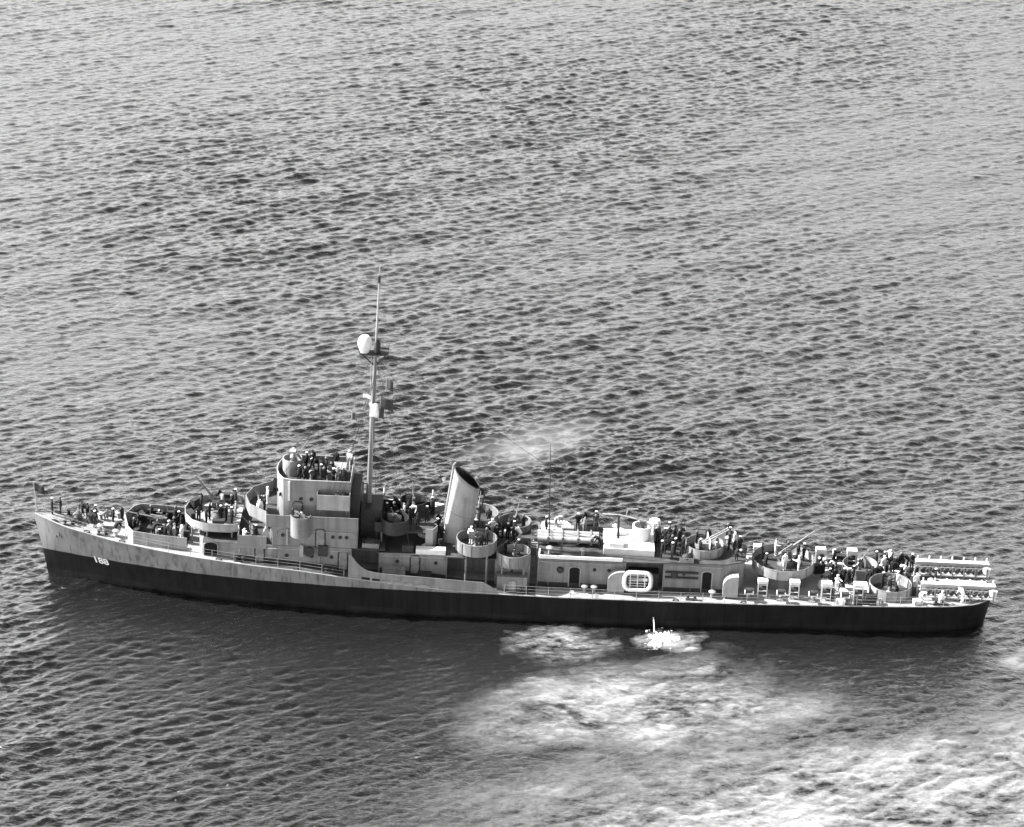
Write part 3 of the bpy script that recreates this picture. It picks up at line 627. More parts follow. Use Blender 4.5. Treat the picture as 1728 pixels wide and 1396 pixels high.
rib_me = MB().box(-.01, .07, -.04, .04, 0.02, .97).mesh('stiffener', 'grey')
def tub(parent_name, s, y, r_, z0, zf, z1, base=None, mat_='grey', n=26):
    t = MB().lathe([(r_-.05, z1), (r_, z1), (r_, z0)], (s, y, 0), n)
    t.lathe([(r_-.05, zf), (r_-.05, z1)], (s, y, 0), n)
    o = t.build(parent_name, mat_, ship)
    MB().prism([(s+(r_-.02)*math.cos(2*math.pi*i/n), y+(r_-.02)*math.sin(2*math.pi*i/n)) for i in range(n)], zf-.1, zf).build('tub_floor', 'roof', o)
    MB().tube([(s+(r_-.02)*math.cos(2*math.pi*i/n), y+(r_-.02)*math.sin(2*math.pi*i/n), z1+.01) for i in range(n)], .045, 5, True).build('tub_rim', 'grey', o)
    for i in range(12):
        th = 2*math.pi*(i+.5)/12; link('stiffener', rib_me, o, (s+r_*math.cos(th), y+r_*math.sin(th), z0), (0, 0, th)).scale = (1, 1, z1-z0)
    if base:
        for p in base: MB().cyl((p[0], p[1], p[2]), (p[0], p[1], zf-.1), .11, n=8).build('tub_support', 'grey', o)
    return o
for sd_ in (-1, 1):
    tub('gun_tub', 43.15, sd_*2.75, 1.95, 6.25, 6.5, 7.45, [(42.2, sd_*3.9, zd(42)), (44.2, sd_*3.9, zd(44)), (43.1, sd_*2.2, ZM)])
    tub('gun_tub', 46.75, sd_*3.2, 1.62, 5.25, 5.5, 6.45, [(45.7, sd_*4.2, zd(46)), (47.8, sd_*4.2, zd(47))])
MB().box(45.25, 48.15, -4.75, -3.65, 2.8, 4.35).build('deck_locker', 'grey', midh)
MB().box(46.4, 47.1, -4.9, -4.75, 2.85, 4.0).build('locker_door', 'pale', midh)
MB().box(45.25, 48.15, 3.65, 4.75, 2.8, 4.35).build('deck_locker', 'grey', midh)
# ------------------------------------------------------------------ after deckhouse
ZA = 6.0
aft = MB().prism([(49.1, -3.5), (57.6, -3.5), (57.6, -1.9), (61.2, -1.9), (61.2, -3.5), (67.2, -3.5), (69.0, -2.6), (69.3, 0), (69.0, 2.6), (67.2, 3.5), (49.1, 3.5)], 2.78, ZA).build('after_deckhouse', 'grey', ship)
MB().prism([(49.2, -3.9), (57.5, -3.9), (61.5, -3.75), (67.2, -3.55), (69.1, -2.7), (69.4, 0), (69.1, 2.7), (67.2, 3.55), (57.5, 3.9), (49.2, 3.9)], ZA, ZA+.09).build('roof_deck', 'roof', aft)
MB().wall([(57.2, -3.85), (49.25, -3.85), (49.25, -2.4)], ZA+.09, ZA+.42, .12).build('roof_coaming', 'white', aft)
open_door(aft, 52.15, 53.25, 3.0, 5.15, -3.5); open_door(aft, 64.95, 65.95, 3.0, 5.25, -3.5)
for s in (54.6, 56.0, 63.2): porthole(aft, s, -3.51, 4.9)
for s in (51.3, 62.3):
    a = MB(); a.cyl((s, -3.5, 4.75), (s, -3.72, 4.75), .35, .3, 14); a.build('hose_reel', 'dark', aft)
for s in (50.2, 54.0, 63.9):
    MB().box(s-.03, s+.03, -3.56, -3.5, 3.0, 5.9).build('stiffener', 'grey', aft)
MB().box(58.0, 60.8, -3.2, -1.9, 2.8, 4.6).build('store_locker', 'dark', aft)
for z in (5.05, 4.5): MB().cyl((61.4, -3.62, z), (64.6, -3.62, z), .11, n=8).build('stowed_boom', 'dark', aft)
for s, w_ in ((55.9, 1.35), (67.0, 1.2)):      # rounded ventilation trunks against the side
    a = MB(); pts = [(s, 3.0)]+[(s+w_-w_*math.cos(t), 4.2+1.0*math.sin(t)) for t in np.linspace(0, math.pi/2, 7)]+[(s+w_+.25, 5.2), (s+w_+.25, 3.0)]
    k = len(pts); y0, y1 = -4.35, -3.48
    a.add([(p[0], y0, p[1]) for p in pts]+[(p[0], y1, p[1]) for p in pts], [tuple(range(k))[::-1], tuple(range(k, 2*k))]+[(i, (i+1)%k, k+(i+1)%k, k+i) for i in range(k)])
    a.build('ventilation_trunk', 'pale', aft)
for s in (53.7, 54.6, 66.0): link('mushroom_vent', vent_me, aft, (s, -4.2, 2.82))
for s, y in ((50.2, -2.8), (53.4, -2.9), (56.6, 2.5), (62.0, 2.4), (67.6, 1.0)): link('mushroom_vent', vent_me, aft, (s, y, ZA+.09))
# low house, director and boat crane on its roof
MB().prism([(55.4, -2.4), (60.3, -2.6), (60.3, 1.8), (55.4, 1.8)], ZA+.09, 6.75).build('low_house', 'white', aft)
MB().box(55.9, 57.3, -2.3, -1.2, 6.75, 7.2).build('roof_locker', 'white', aft)
MB().lathe([(.8, 8.15), (.95, 8.15), (.85, 6.75), (.8, 6.75)], (59.1, .1, 0), 20).build('director_tub', 'white', aft)
MB().cyl((59.1, .1, 6.75), (59.1, .1, 8.5), .22, n=10).box(58.8, 59.4, -.3, .5, 8.3, 8.7).build('gun_director', 'gun', aft)
MB().lathe([(.6, 7.9), (.6, 6.1), (.001, 6.1)], (60.4, 1.5, 0), 16).lathe([(.001, 8.2), (.45, 8.1), (.6, 7.9)], (60.4, 1.5, 0), 16).build('vent_cowl', 'white', aft)
a = MB(); a.cyl((56.85, -.2, ZA), (56.75, -.2, 9.25), .14, .11, 8); a.build('crane_post', 'dark', aft)
a = MB(); a.tube([(55.2, .3, 9.05), (56.75, -.2, 9.3), (59.4, -.9, 9.05), (59.9, -1.05, 8.5)], .07, 6); a.cyl((57.5, 0, 9.2), (57.6, 0, 9.9), .05, n=6); a.cyl((57.5, 0, 9.85), (58.6, .1, 9.85), .06, n=6); a.build('crane_boom', 'pale', aft)
tub('gun_tub', 65.2, -.8, 1.85, 5.6, ZA+.12, 6.95, mat_='pale')
MB().cyl((50.15, 0, 5.8), (49.82, 0, 16.5), .07, .035, 7).build('whip_antenna', 'dark', ship)
# gun three bandstand and the stern gun tub
tub('gun_tub', 73.0, 0, 3.0, 4.35, 4.55, 5.3, mat_='pale', n=34)
MB().cyl((73.0, 0, 2.8), (73.0, 0, 4.5), 2.2, n=28).build('gun_support', 'grey', ship)
tub('gun_tub', 83.4, -1.7, 2.05, 2.84, 2.95, 3.95, mat_='pale', n=30)
tub('gun_tub', 80.8, 2.1, 1.7, 2.84, 2.95, 4.0, mat_='pale', n=26)
for s, y in ((77.6, .6), (86.0, .9), (78.9, -3.1)): link('locker', locker_me, ship, (s, y, zd(s)), (0, 0, random.uniform(0, 3)))
MB().box(79.9, 81.0, -3.2, -1.8, 2.85, 3.9).box(79.8, 81.1, -3.3, -1.7, 3.9, 3.98).build('companion_hatch', 'white', ship)

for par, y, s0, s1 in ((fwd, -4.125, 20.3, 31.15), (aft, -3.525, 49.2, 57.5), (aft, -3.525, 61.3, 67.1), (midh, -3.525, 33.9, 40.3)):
    MB().prism([(s0, y), (s1, y), (s1, y+.1), (s0, y+.1)], lambda x, q: zd(x)-.03, lambda x, q: zd(x)+.55).build('wall_foot_shade', 'dark', par)  # dark strip painting the shade along the foot of each wall
# conduits, nets and other small fittings on the walls and roofs
for par, y, z, s0, s1 in ((fwd, -4.14, 6.0, 20.4, 31.0), (up2, -4.15, 8.0, 24.0, 31.5), (aft, -3.54, 5.6, 49.4, 57.4), (aft, -3.54, 5.7, 61.4, 67.0), (pil, -2.84, 10.2, 25.4, 27.6), (midh, -3.54, 5.45, 34.0, 40.2)):
    a = MB(); a.tube([(s0, y, z-.6), (s0+.1, y, z), ((s0+s1)/2, y, z+.03), (s1-.1, y, z), (s1, y, z-.5)], .045, 6); a.build('conduit', 'pale', par)
def net_basket(s, y, z, l_, w_, seed):
    rr = random.Random(seed); o = MB().wall([(s-l_/2, y-w_/2), (s+l_/2, y-w_/2), (s+l_/2, y+w_/2), (s-l_/2, y+w_/2)], z, z+.5, .05, True).build('net_basket', 'grey', ship)
    a = MB(); a.ball((s, y, z+.42), 1.0, 12, (l_*.5, w_*.5, .42)); a.v = [(p[0]+rr.uniform(-.06, .06), p[1]+rr.uniform(-.06, .06), p[2]+rr.uniform(-.1, .1)) for p in a.v]; a.build('rolled_net', 'dark', o, sharp=80)
for i, q in enumerate(((62.6, 2.6, ZA+.09, 1.8, 1.0), (54.0, 2.9, ZA+.09, 2.0, 1.0), (63.4, -3.2, ZA+.09, 1.3, .7), (44.0, .6, ZM+.08, 1.4, .9), (39.4, .5, ZM+.03, 1.0, 1.2), (47.4, -1.2, ZM+.03, 1.5, .9), (33.0, -3.4, 6.34, 1.6, .9), (87.4, 1.0, 2.86, 1.3, 1.0), (78.6, 3.4, 2.83, 1.6, .9), (30.9, 3.4, Z2+.1, 1.2, .9))):
    net_basket(*q, i)
# ------------------------------------------------------------------ guard rails
post_me = MB().cyl((0, 0, 0), (0, 0, 1.05), .03, .025, 6).mesh('stanchion', 'pale')
for sd_ in (-1, 1):
    for s0, s1 in ((0.9, 30.6), (46.0, 92.6)):
        k = int((s1-s0)/2.1); ss = [s0+(s1-s0)*i/k for i in range(k+1)]
        a = MB()
        for h_ in (.35, .7, 1.03): a.tube([(s, sd_*(hb(s)-.09), zd(s)+h_) for s in ss], .012, 4)
        rl = a.build('guard_rail', 'pale', ship)
        for s in ss: link('stanchion', post_me, rl, (s, sd_*(hb(s)-.09), zd(s)))

# ------------------------------------------------------------------ depth charge racks at the stern
charge_me = MB().lathe([(.001, -.36), (.2, -.36), (.2, -.33), (.23, -.33), (.23, .33), (.2, .33), (.2, .36), (.001, .36)], n=14).mesh('depth_charge', 'charge', 40)
rim_me = MB().tube([(.235*math.cos(2*math.pi*i/14), .235*math.sin(2*math.pi*i/14), .3) for i in range(14)], .02, 4, True).mesh('hoop', 'charge')
def depth_charge(s, y, z, label, group, rot):
    o = link('depth_charge', charge_me, None, (s-L0, y, z), rot); link('hoop', rim_me, o); link('hoop', rim_me, o, (0, 0, -.6)); return tag(o, label, 'depth charge', group)
def rack(yc):
    q = MB().box(86.3, 93.5, yc+.42, yc+.5, 3.1, 4.25).build('depth_charge_rack', 'white', ship)
    MB().box(86.3, 93.5, yc+.08, yc+.66, 4.25, 4.33).build('top_plate', 'white', q)
    MB().box(86.3, 93.5, yc-.5, yc-.42, 3.12, 3.26).build('lower_rail', 'white', q)
    MB().box(86.3, 93.5, yc-.5, yc-.44, 3.98, 4.06).build('upper_rail', 'pale', q)
    for i in range(7):
        s = 86.5+1.13*i
        for dy in (-.5, .5): MB().box(s-.06, s+.06, yc+dy-.07, yc+dy+.07, 2.85, 4.1 if dy < 0 else 4.75).build('rack_post', 'white' if dy > 0 else 'grey', q)
    MB().lathe([(.35, 3.2), (.4, 3.9), (.001, 4.0)], (93.3, yc, 0), 12).build('smoke_generator', 'white', q)
ORD = ('first', 'second', 'third', 'fourth', 'fifth', 'sixth', 'seventh', 'eighth', 'ninth', 'tenth', 'eleventh', 'twelfth')
for yc, wd in ((2.35, 'starboard'), (-2.35, 'port')):
    rack(yc)
    for i in range(11):
        depth_charge(87.0+.56*i, yc, 3.54, '%s dark depth charge from forward in the %s stern rack' % (ORD[i], 'far' if yc > 0 else 'near'), 'charges in the %s stern rack' % ('far' if yc > 0 else 'near'), (math.pi/2, R(random.uniform(0, 90)), 0))

# ------------------------------------------------------------------ weapons
def aim(p0, p1): return Vector(p1)-Vector(p0)
def deck_gun(label, s, y, z, rz, elev):
    """open three-inch mount; muzzle along +x of the mount"""
    g = empty('deck_gun', s, y, z, rz); tag(g, label, 'deck gun', 'main deck guns')
    MB().lathe([(.75, 0), (.72, .1), (.5, .35), (.38, .9), (.45, 1.0), (.001, 1.02)], n=16).build('pedestal', 'gun', g)
    a = MB()
    for k in (-1, 1): a.prism([(-.5, k*.3), (.5, k*.3), (.5, k*.38), (-.5, k*.38)], .98, 1.55)
    a.box(-.6, .6, -.45, .45, .95, 1.03); a.box(-.9, .3, .5, .95, .75, .82); a.box(-.9, .3, -.95, -.5, .75, .82); a.build('carriage', 'gun', g)
    E_ = Matrix.Translation((0, 0, 1.4)) @ Matrix.Rotation(-elev, 4, 'Y')
    def part(mb, nm, mt): mb.turn(0, E_); return mb.build(nm, mt, g)
    a = MB(); a.cyl((.3, 0, 0), (1.4, 0, 0), .13, .11, 12); a.cyl((1.4, 0, 0), (3.35, 0, 0), .1, .06, 12); a.cyl((3.3, 0, 0), (3.45, 0, 0), .085, .085, 12); part(a, 'barrel', 'gun')
    a = MB(); a.box(-.75, -.2, -.2, .2, -.2, .2); a.cyl((-.3, 0, 0), (.35, 0, 0), .17, .15, 12); br = part(a, 'breech', 'gun')
    a = MB(); a.cyl((-.3, 0, -.26), (1.2, 0, -.24), .09, .08, 8); a.cyl((-.3, 0, .24), (.9, 0, .22), .07, .06, 8); part(a, 'recoil_cylinder', 'grey')
    for k in (-1, 1):
        a = MB(); a.tube([(.0, k*.62+.28*math.cos(t), 1.35+.28*math.sin(t)) for t in np.linspace(0, 2*math.pi, 11)[:-1]], .025, 5, True); a.cyl((0, k*.4, 1.35), (0, k*.62, 1.35), .03, n=5); a.build('handwheel', 'gun', g)
        a = MB(); a.lathe([(.001, .95), (.17, .95), (.19, 1.0), (.001, 1.02)], (-.7, k*.72, 0), 10); a.cyl((-.7, k*.72, .78), (-.7, k*.72, .95), .04, n=6); a.build('seat', 'dark', g)
        a = MB(); a.cyl((-.2, k*.45, 1.75), (.4, k*.45, 1.75), .06, .05, 8); a.cyl((0, k*.4, 1.5), (0, k*.45, 1.75), .03, n=5); a.build('gun_sight', 'gun', g)
    return g
def light_gun(label, s, y, z, rz, elev, first=[None]):
    """single light automatic gun with a two-plate shield"""
    if first[0] is None:
        g = empty('light_gun')
        MB().lathe([(.36, 0), (.34, .08), (.2, .2), (.15, 1.1), (.001, 1.12)], n=12).build('pedestal', 'grey', g)
        a = MB()
        for k in (-1, 1): a.add([(.2, k*.1, .85), (.12, k*.72, .85), (.12, k*.72, 1.65), (.2, k*.1, 1.75), (.23, k*.1, .85), (.15, k*.72, .85), (.15, k*.72, 1.65), (.23, k*.1, 1.75)], [(0, 1, 2, 3), (7, 6, 5, 4), (0, 4, 5, 1), (1, 5, 6, 2), (2, 6, 7, 3), (3, 7, 4, 0)])
        a.build('shield', 'gun', g)
        a = MB(); a.box(-.55, .35, -.09, .09, -.09, .1); a.build('receiver', 'gun', g, (0, 0, 1.3))
        MB().cyl((.35, 0, 0), (1.75, 0, 0), .045, .03, 8).cyl((.3, 0, 0), (.8, 0, 0), .07, .065, 8).build('barrel', 'gun', g, (0, 0, 1.3))
        MB().cyl((0, -.13, .22), (0, .13, .22), .17, n=14).build('magazine', 'gun', g, (0, 0, 1.3))
        MB().tube([(-.5, 0, 0), (-.75, .2, .02), (-.95, .2, -.02)], .03, 5).tube([(-.5, 0, 0), (-.75, -.2, .02), (-.95, -.2, -.02)], .03, 5).build('shoulder_rest', 'dark', g, (0, 0, 1.3))
        first[0] = g
    else: g = copy_tree(first[0])
    place(g, s, y, z, rz)
    for c in g.children:
        if c.location.z > 1: c.rotation_euler = (0, -elev, 0)
    return tag(g, label, 'light gun', 'light automatic guns')
deck_gun('foremost deck gun standing behind the breakwater on the bow', 12.2, .2, zd(12.2), R(172), R(6))
deck_gun('deck gun raised on the bandstand with barrel tilted steeply forward', 17.9, 0, 7.22, R(180), R(52))
deck_gun('aft deck gun in the broad round tub near the stern', 73.2, .2, 4.55, R(8), R(38))
for a in (('light gun on the side deck below the white bridge shield', 21.6, -3.0, Z1+.03, R(200), R(50)),
          ('light gun on the bridge deck behind the bright forward shield', 22.1, -.9, Z2+.1, R(190), R(60)),
          ('light gun in the round sponson on the side of the bridge', 26.3, -4.0, 8.32, R(230), R(35)),
          ('light gun in shaded tub abaft the mast', 35.2, -2.0, 7.6, R(250), R(55)),
          ('light gun in the far tub forward of the funnel', 36.8, 2.0, 7.6, R(100), R(50)),
          ('light gun in the near tub beside the funnel base', 43.1, -2.9, 6.5, R(260), R(60)),
          ('light gun in the lower near tub abaft the funnel', 46.8, -3.2, 5.5, R(280), R(48)),
          ('light gun in the far tub beside the funnel', 43.1, 2.9, 6.5, R(80), R(50)),
          ('light gun in the far tub abaft the funnel with pale shield', 46.8, 3.2, 5.5, R(70), R(55)),
          ('light gun in the near tub on the fantail', 83.4, -1.7, 2.95, R(-40), R(55)),
          ('light gun in the far tub on the fantail', 80.8, 2.1, 2.95, R(30), R(50))):
    light_gun(*a)
# twin gun in the after tub
g = empty('twin_gun', 65.2, -.8, ZA+.12, R(5)); tag(g, 'twin automatic gun in the round tub on the after deckhouse', 'twin gun')
MB().lathe([(.8, 0), (.75, .25), (.6, .4), (.001, .42)], n=16).build('turntable', 'grey', g)
MB().box(-.6, .7, -.55, .55, .4, 1.0).box(-.9, -.6, -.7, .7, .4, .5).build('carriage', 'grey', g)
for k in (-1, 1):
    a = MB(); a.cyl((0, k*.2, 0), (1.0, k*.2, 0), .1, .08, 8); a.cyl((1.0, k*.2, 0), (2.4, k*.2, 0), .06, .05, 8); a.cyl((2.3, k*.2, 0), (2.5, k*.2, 0), .06, .1, 8); a.turn(0, Matrix.Translation((.1, 0, 1.05)) @ Matrix.Rotation(R(-32), 4, 'Y')); a.build('barrel', 'gun', g)
    MB().box(.35, .4, min(k*.35, k*1.1), max(k*.35, k*1.1), .6, 1.5).build('shield', 'white', g)
    a = MB(); a.box(-.5, -.15, k*.75-.15, k*.75+.15, .7, .76); a.cyl((-.33, k*.75, .4), (-.33, k*.75, .7), .04, n=6); a.build('seat', 'dark', g)
# triple torpedo tubes
g = empty('torpedo_tubes', 52.0, -.2, ZA+.09, 0); tag(g, 'bank of three long torpedo tubes lying on the after deckhouse roof', 'torpedo tubes')
MB().lathe([(1.1, 0), (1.1, .18), (.8, .25), (.001, .26)], n=22).build('turntable', 'grey', g)
for k in (-1, 0, 1):
    t = MB().cyl((-3.0, k*.66, .58), (3.0, k*.66, .58), .3, .3, 14).build('tube', 'pale', g)
    MB().lathe([(.33, -.06), (.33, .06), (.3, .06)], n=14).turn(0, Matrix.Translation((3.0, k*.66, .58)) @ Matrix.Rotation(math.pi/2, 4, 'Y')).build('muzzle_ring', 'dark', t)
    MB().cyl((-3.0, k*.66, .58), (-3.3, k*.66, .58), .3, .18, 14).build('breech_cap', 'dark', t)
a = MB()
for x in (-2.0, -.6, .9, 2.2): a.box(x-.07, x+.07, -1.0, 1.0, .25, .93)
a.build('saddle', 'grey', g)
MB().box(-.7, .5, .95, 1.7, .3, 1.0).build('trainer_cab', 'grey', g)
# depth charge projectors along both quarters
def projector(s, sd_, label, first=[None]):
    if first[0] is None:
        g = empty('depth_charge_projector')
        MB().box(-.35, .35, -.4, .4, 0, .1).lathe([(.3, .1), (.22, .3), (.001, .32)], n=12).build('base', 'grey', g)
        MB().cyl((0, .1, .2), (0, -.55, .85), .13, .13, 10).build('tube', 'white', g)
        a = MB(); a.box(-.42, .42, -.85, -.35, .86, .93)
        for x in (-.42, .36): a.box(x, x+.06, -.95, -.3, .86, 1.15)
        a.build('cradle', 'white', g); first[0] = g
    else: g = copy_tree(first[0])
    place(g, s, sd_*3.95, zd(s), 0 if sd_ < 0 else math.pi)
    return tag(g, label, 'projector', 'projectors on the quarters')
def stowage(s, sd_, n):
    a = MB()
    y = sd_*3.6
    for dx in (-.42, .42):
        for dy in (-.28, .28): a.box(s+dx-.04, s+dx+.04, y+dy-.04, y+dy+.04, 2.84, 4.35)
    for z in (3.05, 3.6, 4.25): a.box(s-.42, s+.42, y-.31, y-.25, z-.03, z+.03); a.box(s-.42, s+.42, y+.25, y+.31, z-.03, z+.03)
    a.build('charge_stowage', 'white', ship)
    for i, z in enumerate((3.3, 3.8)):
        depth_charge(s, y, z, '%s depth charge in the %s stowage frame from forward on the %s quarter' % (('lower', 'upper')[i], ORD[n], 'near' if sd_ < 0 else 'far'), 'charges stowed on the %s quarter' % ('near' if sd_ < 0 else 'far'), (0, math.pi/2, 0))
    MB().box(s-.48, s+.48, y-.36, y+.36, 4.38, 4.72).build('float_box', 'white', ship)
ords = ('first', 'second', 'third', 'fourth')
for sd_ in (-1, 1):
    for i in range(4):
        s = 69.5+3.08*i
        projector(s, sd_, '%s depth charge projector from forward along the %s quarter' % (ords[i], 'near' if sd_ < 0 else 'far'))
        depth_charge(s, sd_*4.55, zd(s)+1.17, 'pale-topped depth charge loaded on the %s projector of the %s quarter' % (ords[i], 'near' if sd_ < 0 else 'far'), 'charges loaded on projectors', (0, math.pi/2, 0)).data = charge_me
        stowage(s+1.35, sd_, i)

# ------------------------------------------------------------------ rafts, boat, stores
def rounded(l_, w_, r_, n=5):
    out = []
    for cx, cy, a0 in ((l_/2-r_, w_/2-r_, 0), (-l_/2+r_, w_/2-r_, 90), (-l_/2+r_, -w_/2+r_, 180), (l_/2-r_, -w_/2+r_, 270)):
        out += [(cx+r_*math.cos(R(a0+90*i/n)), cy+r_*math.sin(R(a0+90*i/n))) for i in range(n+1)]
    return out
def life_raft(label, s, y, z, rot, first=[None]):
    if first[0] is None:
        g = empty('life_raft')
        MB().tube([(x, yy, 0) for x, yy in rounded(2.5, 1.7, .6)], .19, 8, True).build('float_ring', 'raft', g)
        for i in range(5): MB().box(-.95, .95, -.5+.25*i-.05, -.5+.25*i+.05, -.2, -.15).build('floor_slat', 'rope', g)
        for i in range(3): MB().box(-.7+.7*i-.05, -.7+.7*i+.05, -.65, .65, -.15, -.11).build('cross_slat', 'raft', g)
        MB().tube([(x, yy, .02*math.sin(i*2)) for i, (x, yy) in enumerate(rounded(2.95, 2.1, .75, 4))], .025, 4, True).build('grab_line', 'rope', g)
        MB().tube([(-.6, .1, .0), (.5, .2, .05)], .04, 5).box(.5, .95, .08, .32, .03, .07).build('paddle', 'white', g); first[0] = g
    else: g = copy_tree(first[0])
    g.location = (s-L0, y, z); g.rotation_euler = rot
    return tag(g, label, 'life raft', 'life rafts')
life_raft('pale ring life raft hung upright against the after deckhouse side', 58.75, -4.45, 4.35, (R(78), 0, 0))
life_raft('life raft lying flat on the roof beside the torpedo tubes', 50.8, 2.6, 6.35, (0, 0, 0))
life_raft('life raft slung on the far side of the after deckhouse', 59.5, 4.4, 4.4, (R(-78), 0, 0))
life_raft('life raft stowed on the midships roof just forward of the funnel', 38.4, 1.0, 6.0, (0, 0, R(90)))
# motor whaleboat in the far davits
def whaleboat():
    g = empty('whaleboat', 36.2, 4.5, 6.1); tag(g, 'dark double-ended whaleboat slung in davits beyond the mast', 'boat')
    mb = MB(); n = 15; k = 8
    for i in range(n):
        t = i/(n-1)*2-1; wd = 1.05*(1-abs(t)**2.4)+.02; sh = .18*t*t
        for j in range(k+1):
            a_ = math.pi*j/k; mb.v.append((3.6*t, -wd*math.cos(a_), sh+1.0-.95*math.sin(a_)**.8*(1-.25*abs(t)**3)))
    for i in range(n-1):
        for j in range(k): mb.f.append((i*(k+1)+j, (i+1)*(k+1)+j, (i+1)*(k+1)+j+1, i*(k+1)+j+1))
    mb.build('boat_hull', 'grey', g)
    cv = MB(); 
    for i in range(n):
        t = i/(n-1)*2-1; wd = 1.0*(1-abs(t)**2.4)+.02; sh = .18*t*t+1.0
        cv.v += [(3.55*t, -wd, sh), (3.55*t, 0, sh+.3*(1-t*t)), (3.55*t, wd, sh)]
    for i in range(n-1): a_ = 3*i; cv.f += [(a_, a_+3, a_+4, a_+1), (a_+1, a_+4, a_+5, a_+2)]
    cv.build('canvas_cover', 'canvas', g)
whaleboat()
for s in (33.8, 38.6):
    MB().tube([(s, 4.2, 3.5), (s, 4.25, 7.6), (s, 4.35, 8.3), (s, 4.8, 8.6), (s, 5.2, 8.3)], .1, 8).build('boat_davit', 'grey', ship)
crate_spots = (('pale wooden ammunition crate on deck behind the breakwater', 14.2, -1.9, None), ('pale crate beside the companion hatch on the fantail', 81.9, -4.0, None), ('pale crate forward of the near stern rack', 85.9, -3.7, None), ('pale crate on the walkway under the projectors', 78.4, -4.3, None), ('pale crate on the far side of the fantail', 84.4, 2.3, None))
for lb, s, y, z in crate_spots:
    a = MB(); a.box(-.45, .45, -.3, .3, 0, .45); o = a.build('crate', 'white', None, (s-L0, y, zd(s)-.01)); o.rotation_euler.z = random.uniform(-.4, .4)
    for x in (-.3, .3): MB().box(x-.05, x+.05, -.32, .32, -.0, .48).build('batten', 'pale', o)
    tag(o, lb, 'crate', 'crates on deck')
# covered stores and coiled hoses that lie about the decks
for lb, s, y, z, sx, sy, sz in (('white canvas bundle lying on top of the low house roof', 56.9, .8, 6.75, .9, .6, .35), ('white canvas bundle in the far tub abaft the funnel', 46.0, 1.4, ZM+.02, .9, .6, .4), ('canvas covered heap between the stern racks', 89.0, -.2, 2.86, 1.0, .7, .45), ('canvas covered heap beside the aft gun tub', 77.2, -1.2, 2.83, .8, .9, .6), ('pale canvas awning roll on the roof edge forward of the funnel', 38.4, -2.1, ZM+.03, .6, .4, .3)):
    a = MB(); a.ball((0, 0, sz*.5), 1.0, 14, (sx, sy, sz)); rr = random.Random(int(s*10))
    a.v = [(x*(1+.12*rr.uniform(-1, 1)), y_*(1+.12*rr.uniform(-1, 1)), max(0, z_*(1+.1*rr.uniform(-1, 1)))) for x, y_, z_ in a.v]
    o = a.build('canvas_bundle', 'canvas', None, (s-L0, y, z), 80); MB().tube([(.02, -sy*1.02, sz*.2), (.02, -sy*.7, sz*1.25), (.02, 0, sz*1.53), (.02, sy*.7, sz*1.25), (.02, sy*1.02, sz*.2)], .03, 5).build('lashing', 'rope', o)
    tag(o, lb, 'bundle', 'canvas bundles')

# ------------------------------------------------------------------ flags
def flag(label, s, y, z, w_, h_, mt, rz, droop=.25, ph=0.0):
    nx, nz = 8, 5; mb = MB()
    for i in range(nx+1):
        for j in range(nz+1):
            u, v = i/nx, j/nz
            mb.v.append((w_*u, .10*math.sin(u*6+ph+v)*u*w_, -h_*v-droop*w_*u*u))
    for i in range(nx):
        for j in range(nz): a_ = i*(nz+1)+j; mb.f.append((a_, a_+nz+1, a_+nz+2, a_+1))
    o = mb.build('flag', mt, None, (s-L0, y, z), 80); o.rotation_euler.z = rz
    md = o.modifiers.new('thick', 'SOLIDIFY'); md.thickness = .012
    MB().cyl((0, 0, .06), (0, 0, -h_-.06), .018, n=5).build('hoist_rope', 'rope', o)
    return tag(o, label, 'flag', 'flags')
flag('small dark flag flying at the bow from the jackstaff', .16, 0, 9.82, 1.0, .85, 'flagd', R(-8), .28)
flag('dark signal flag highest of those abaft the mast', 34.0, -1.0, 23.0, .75, 1.05, 'flagd', R(-30), .4, 1)
flag('larger dark signal flag in the middle below the yardarm', 33.5, -1.6, 21.3, 1.25, 1.15, 'flagd', R(-10), .3, 2)
flag('white signal flag hanging against the mast', 32.5, -1.3, 20.5, .8, 1.45, 'flagw', R(-6), .05, .5)
flag('dark signal flag hanging close abaft the white one', 33.35, -1.2, 20.1, .55, 1.15, 'flagd', R(-15), .3, 3)
flag('smallest dark flag forward of the mast on the lower halyard', 30.9, -2.5, 20.0, .55, .7, 'flagd', R(-20), .3, 4)
flag('small pale pennant near the mast above the white flag', 31.9, -2.0, 21.7, .75, .35, 'flagw', R(-5), .2, 5)

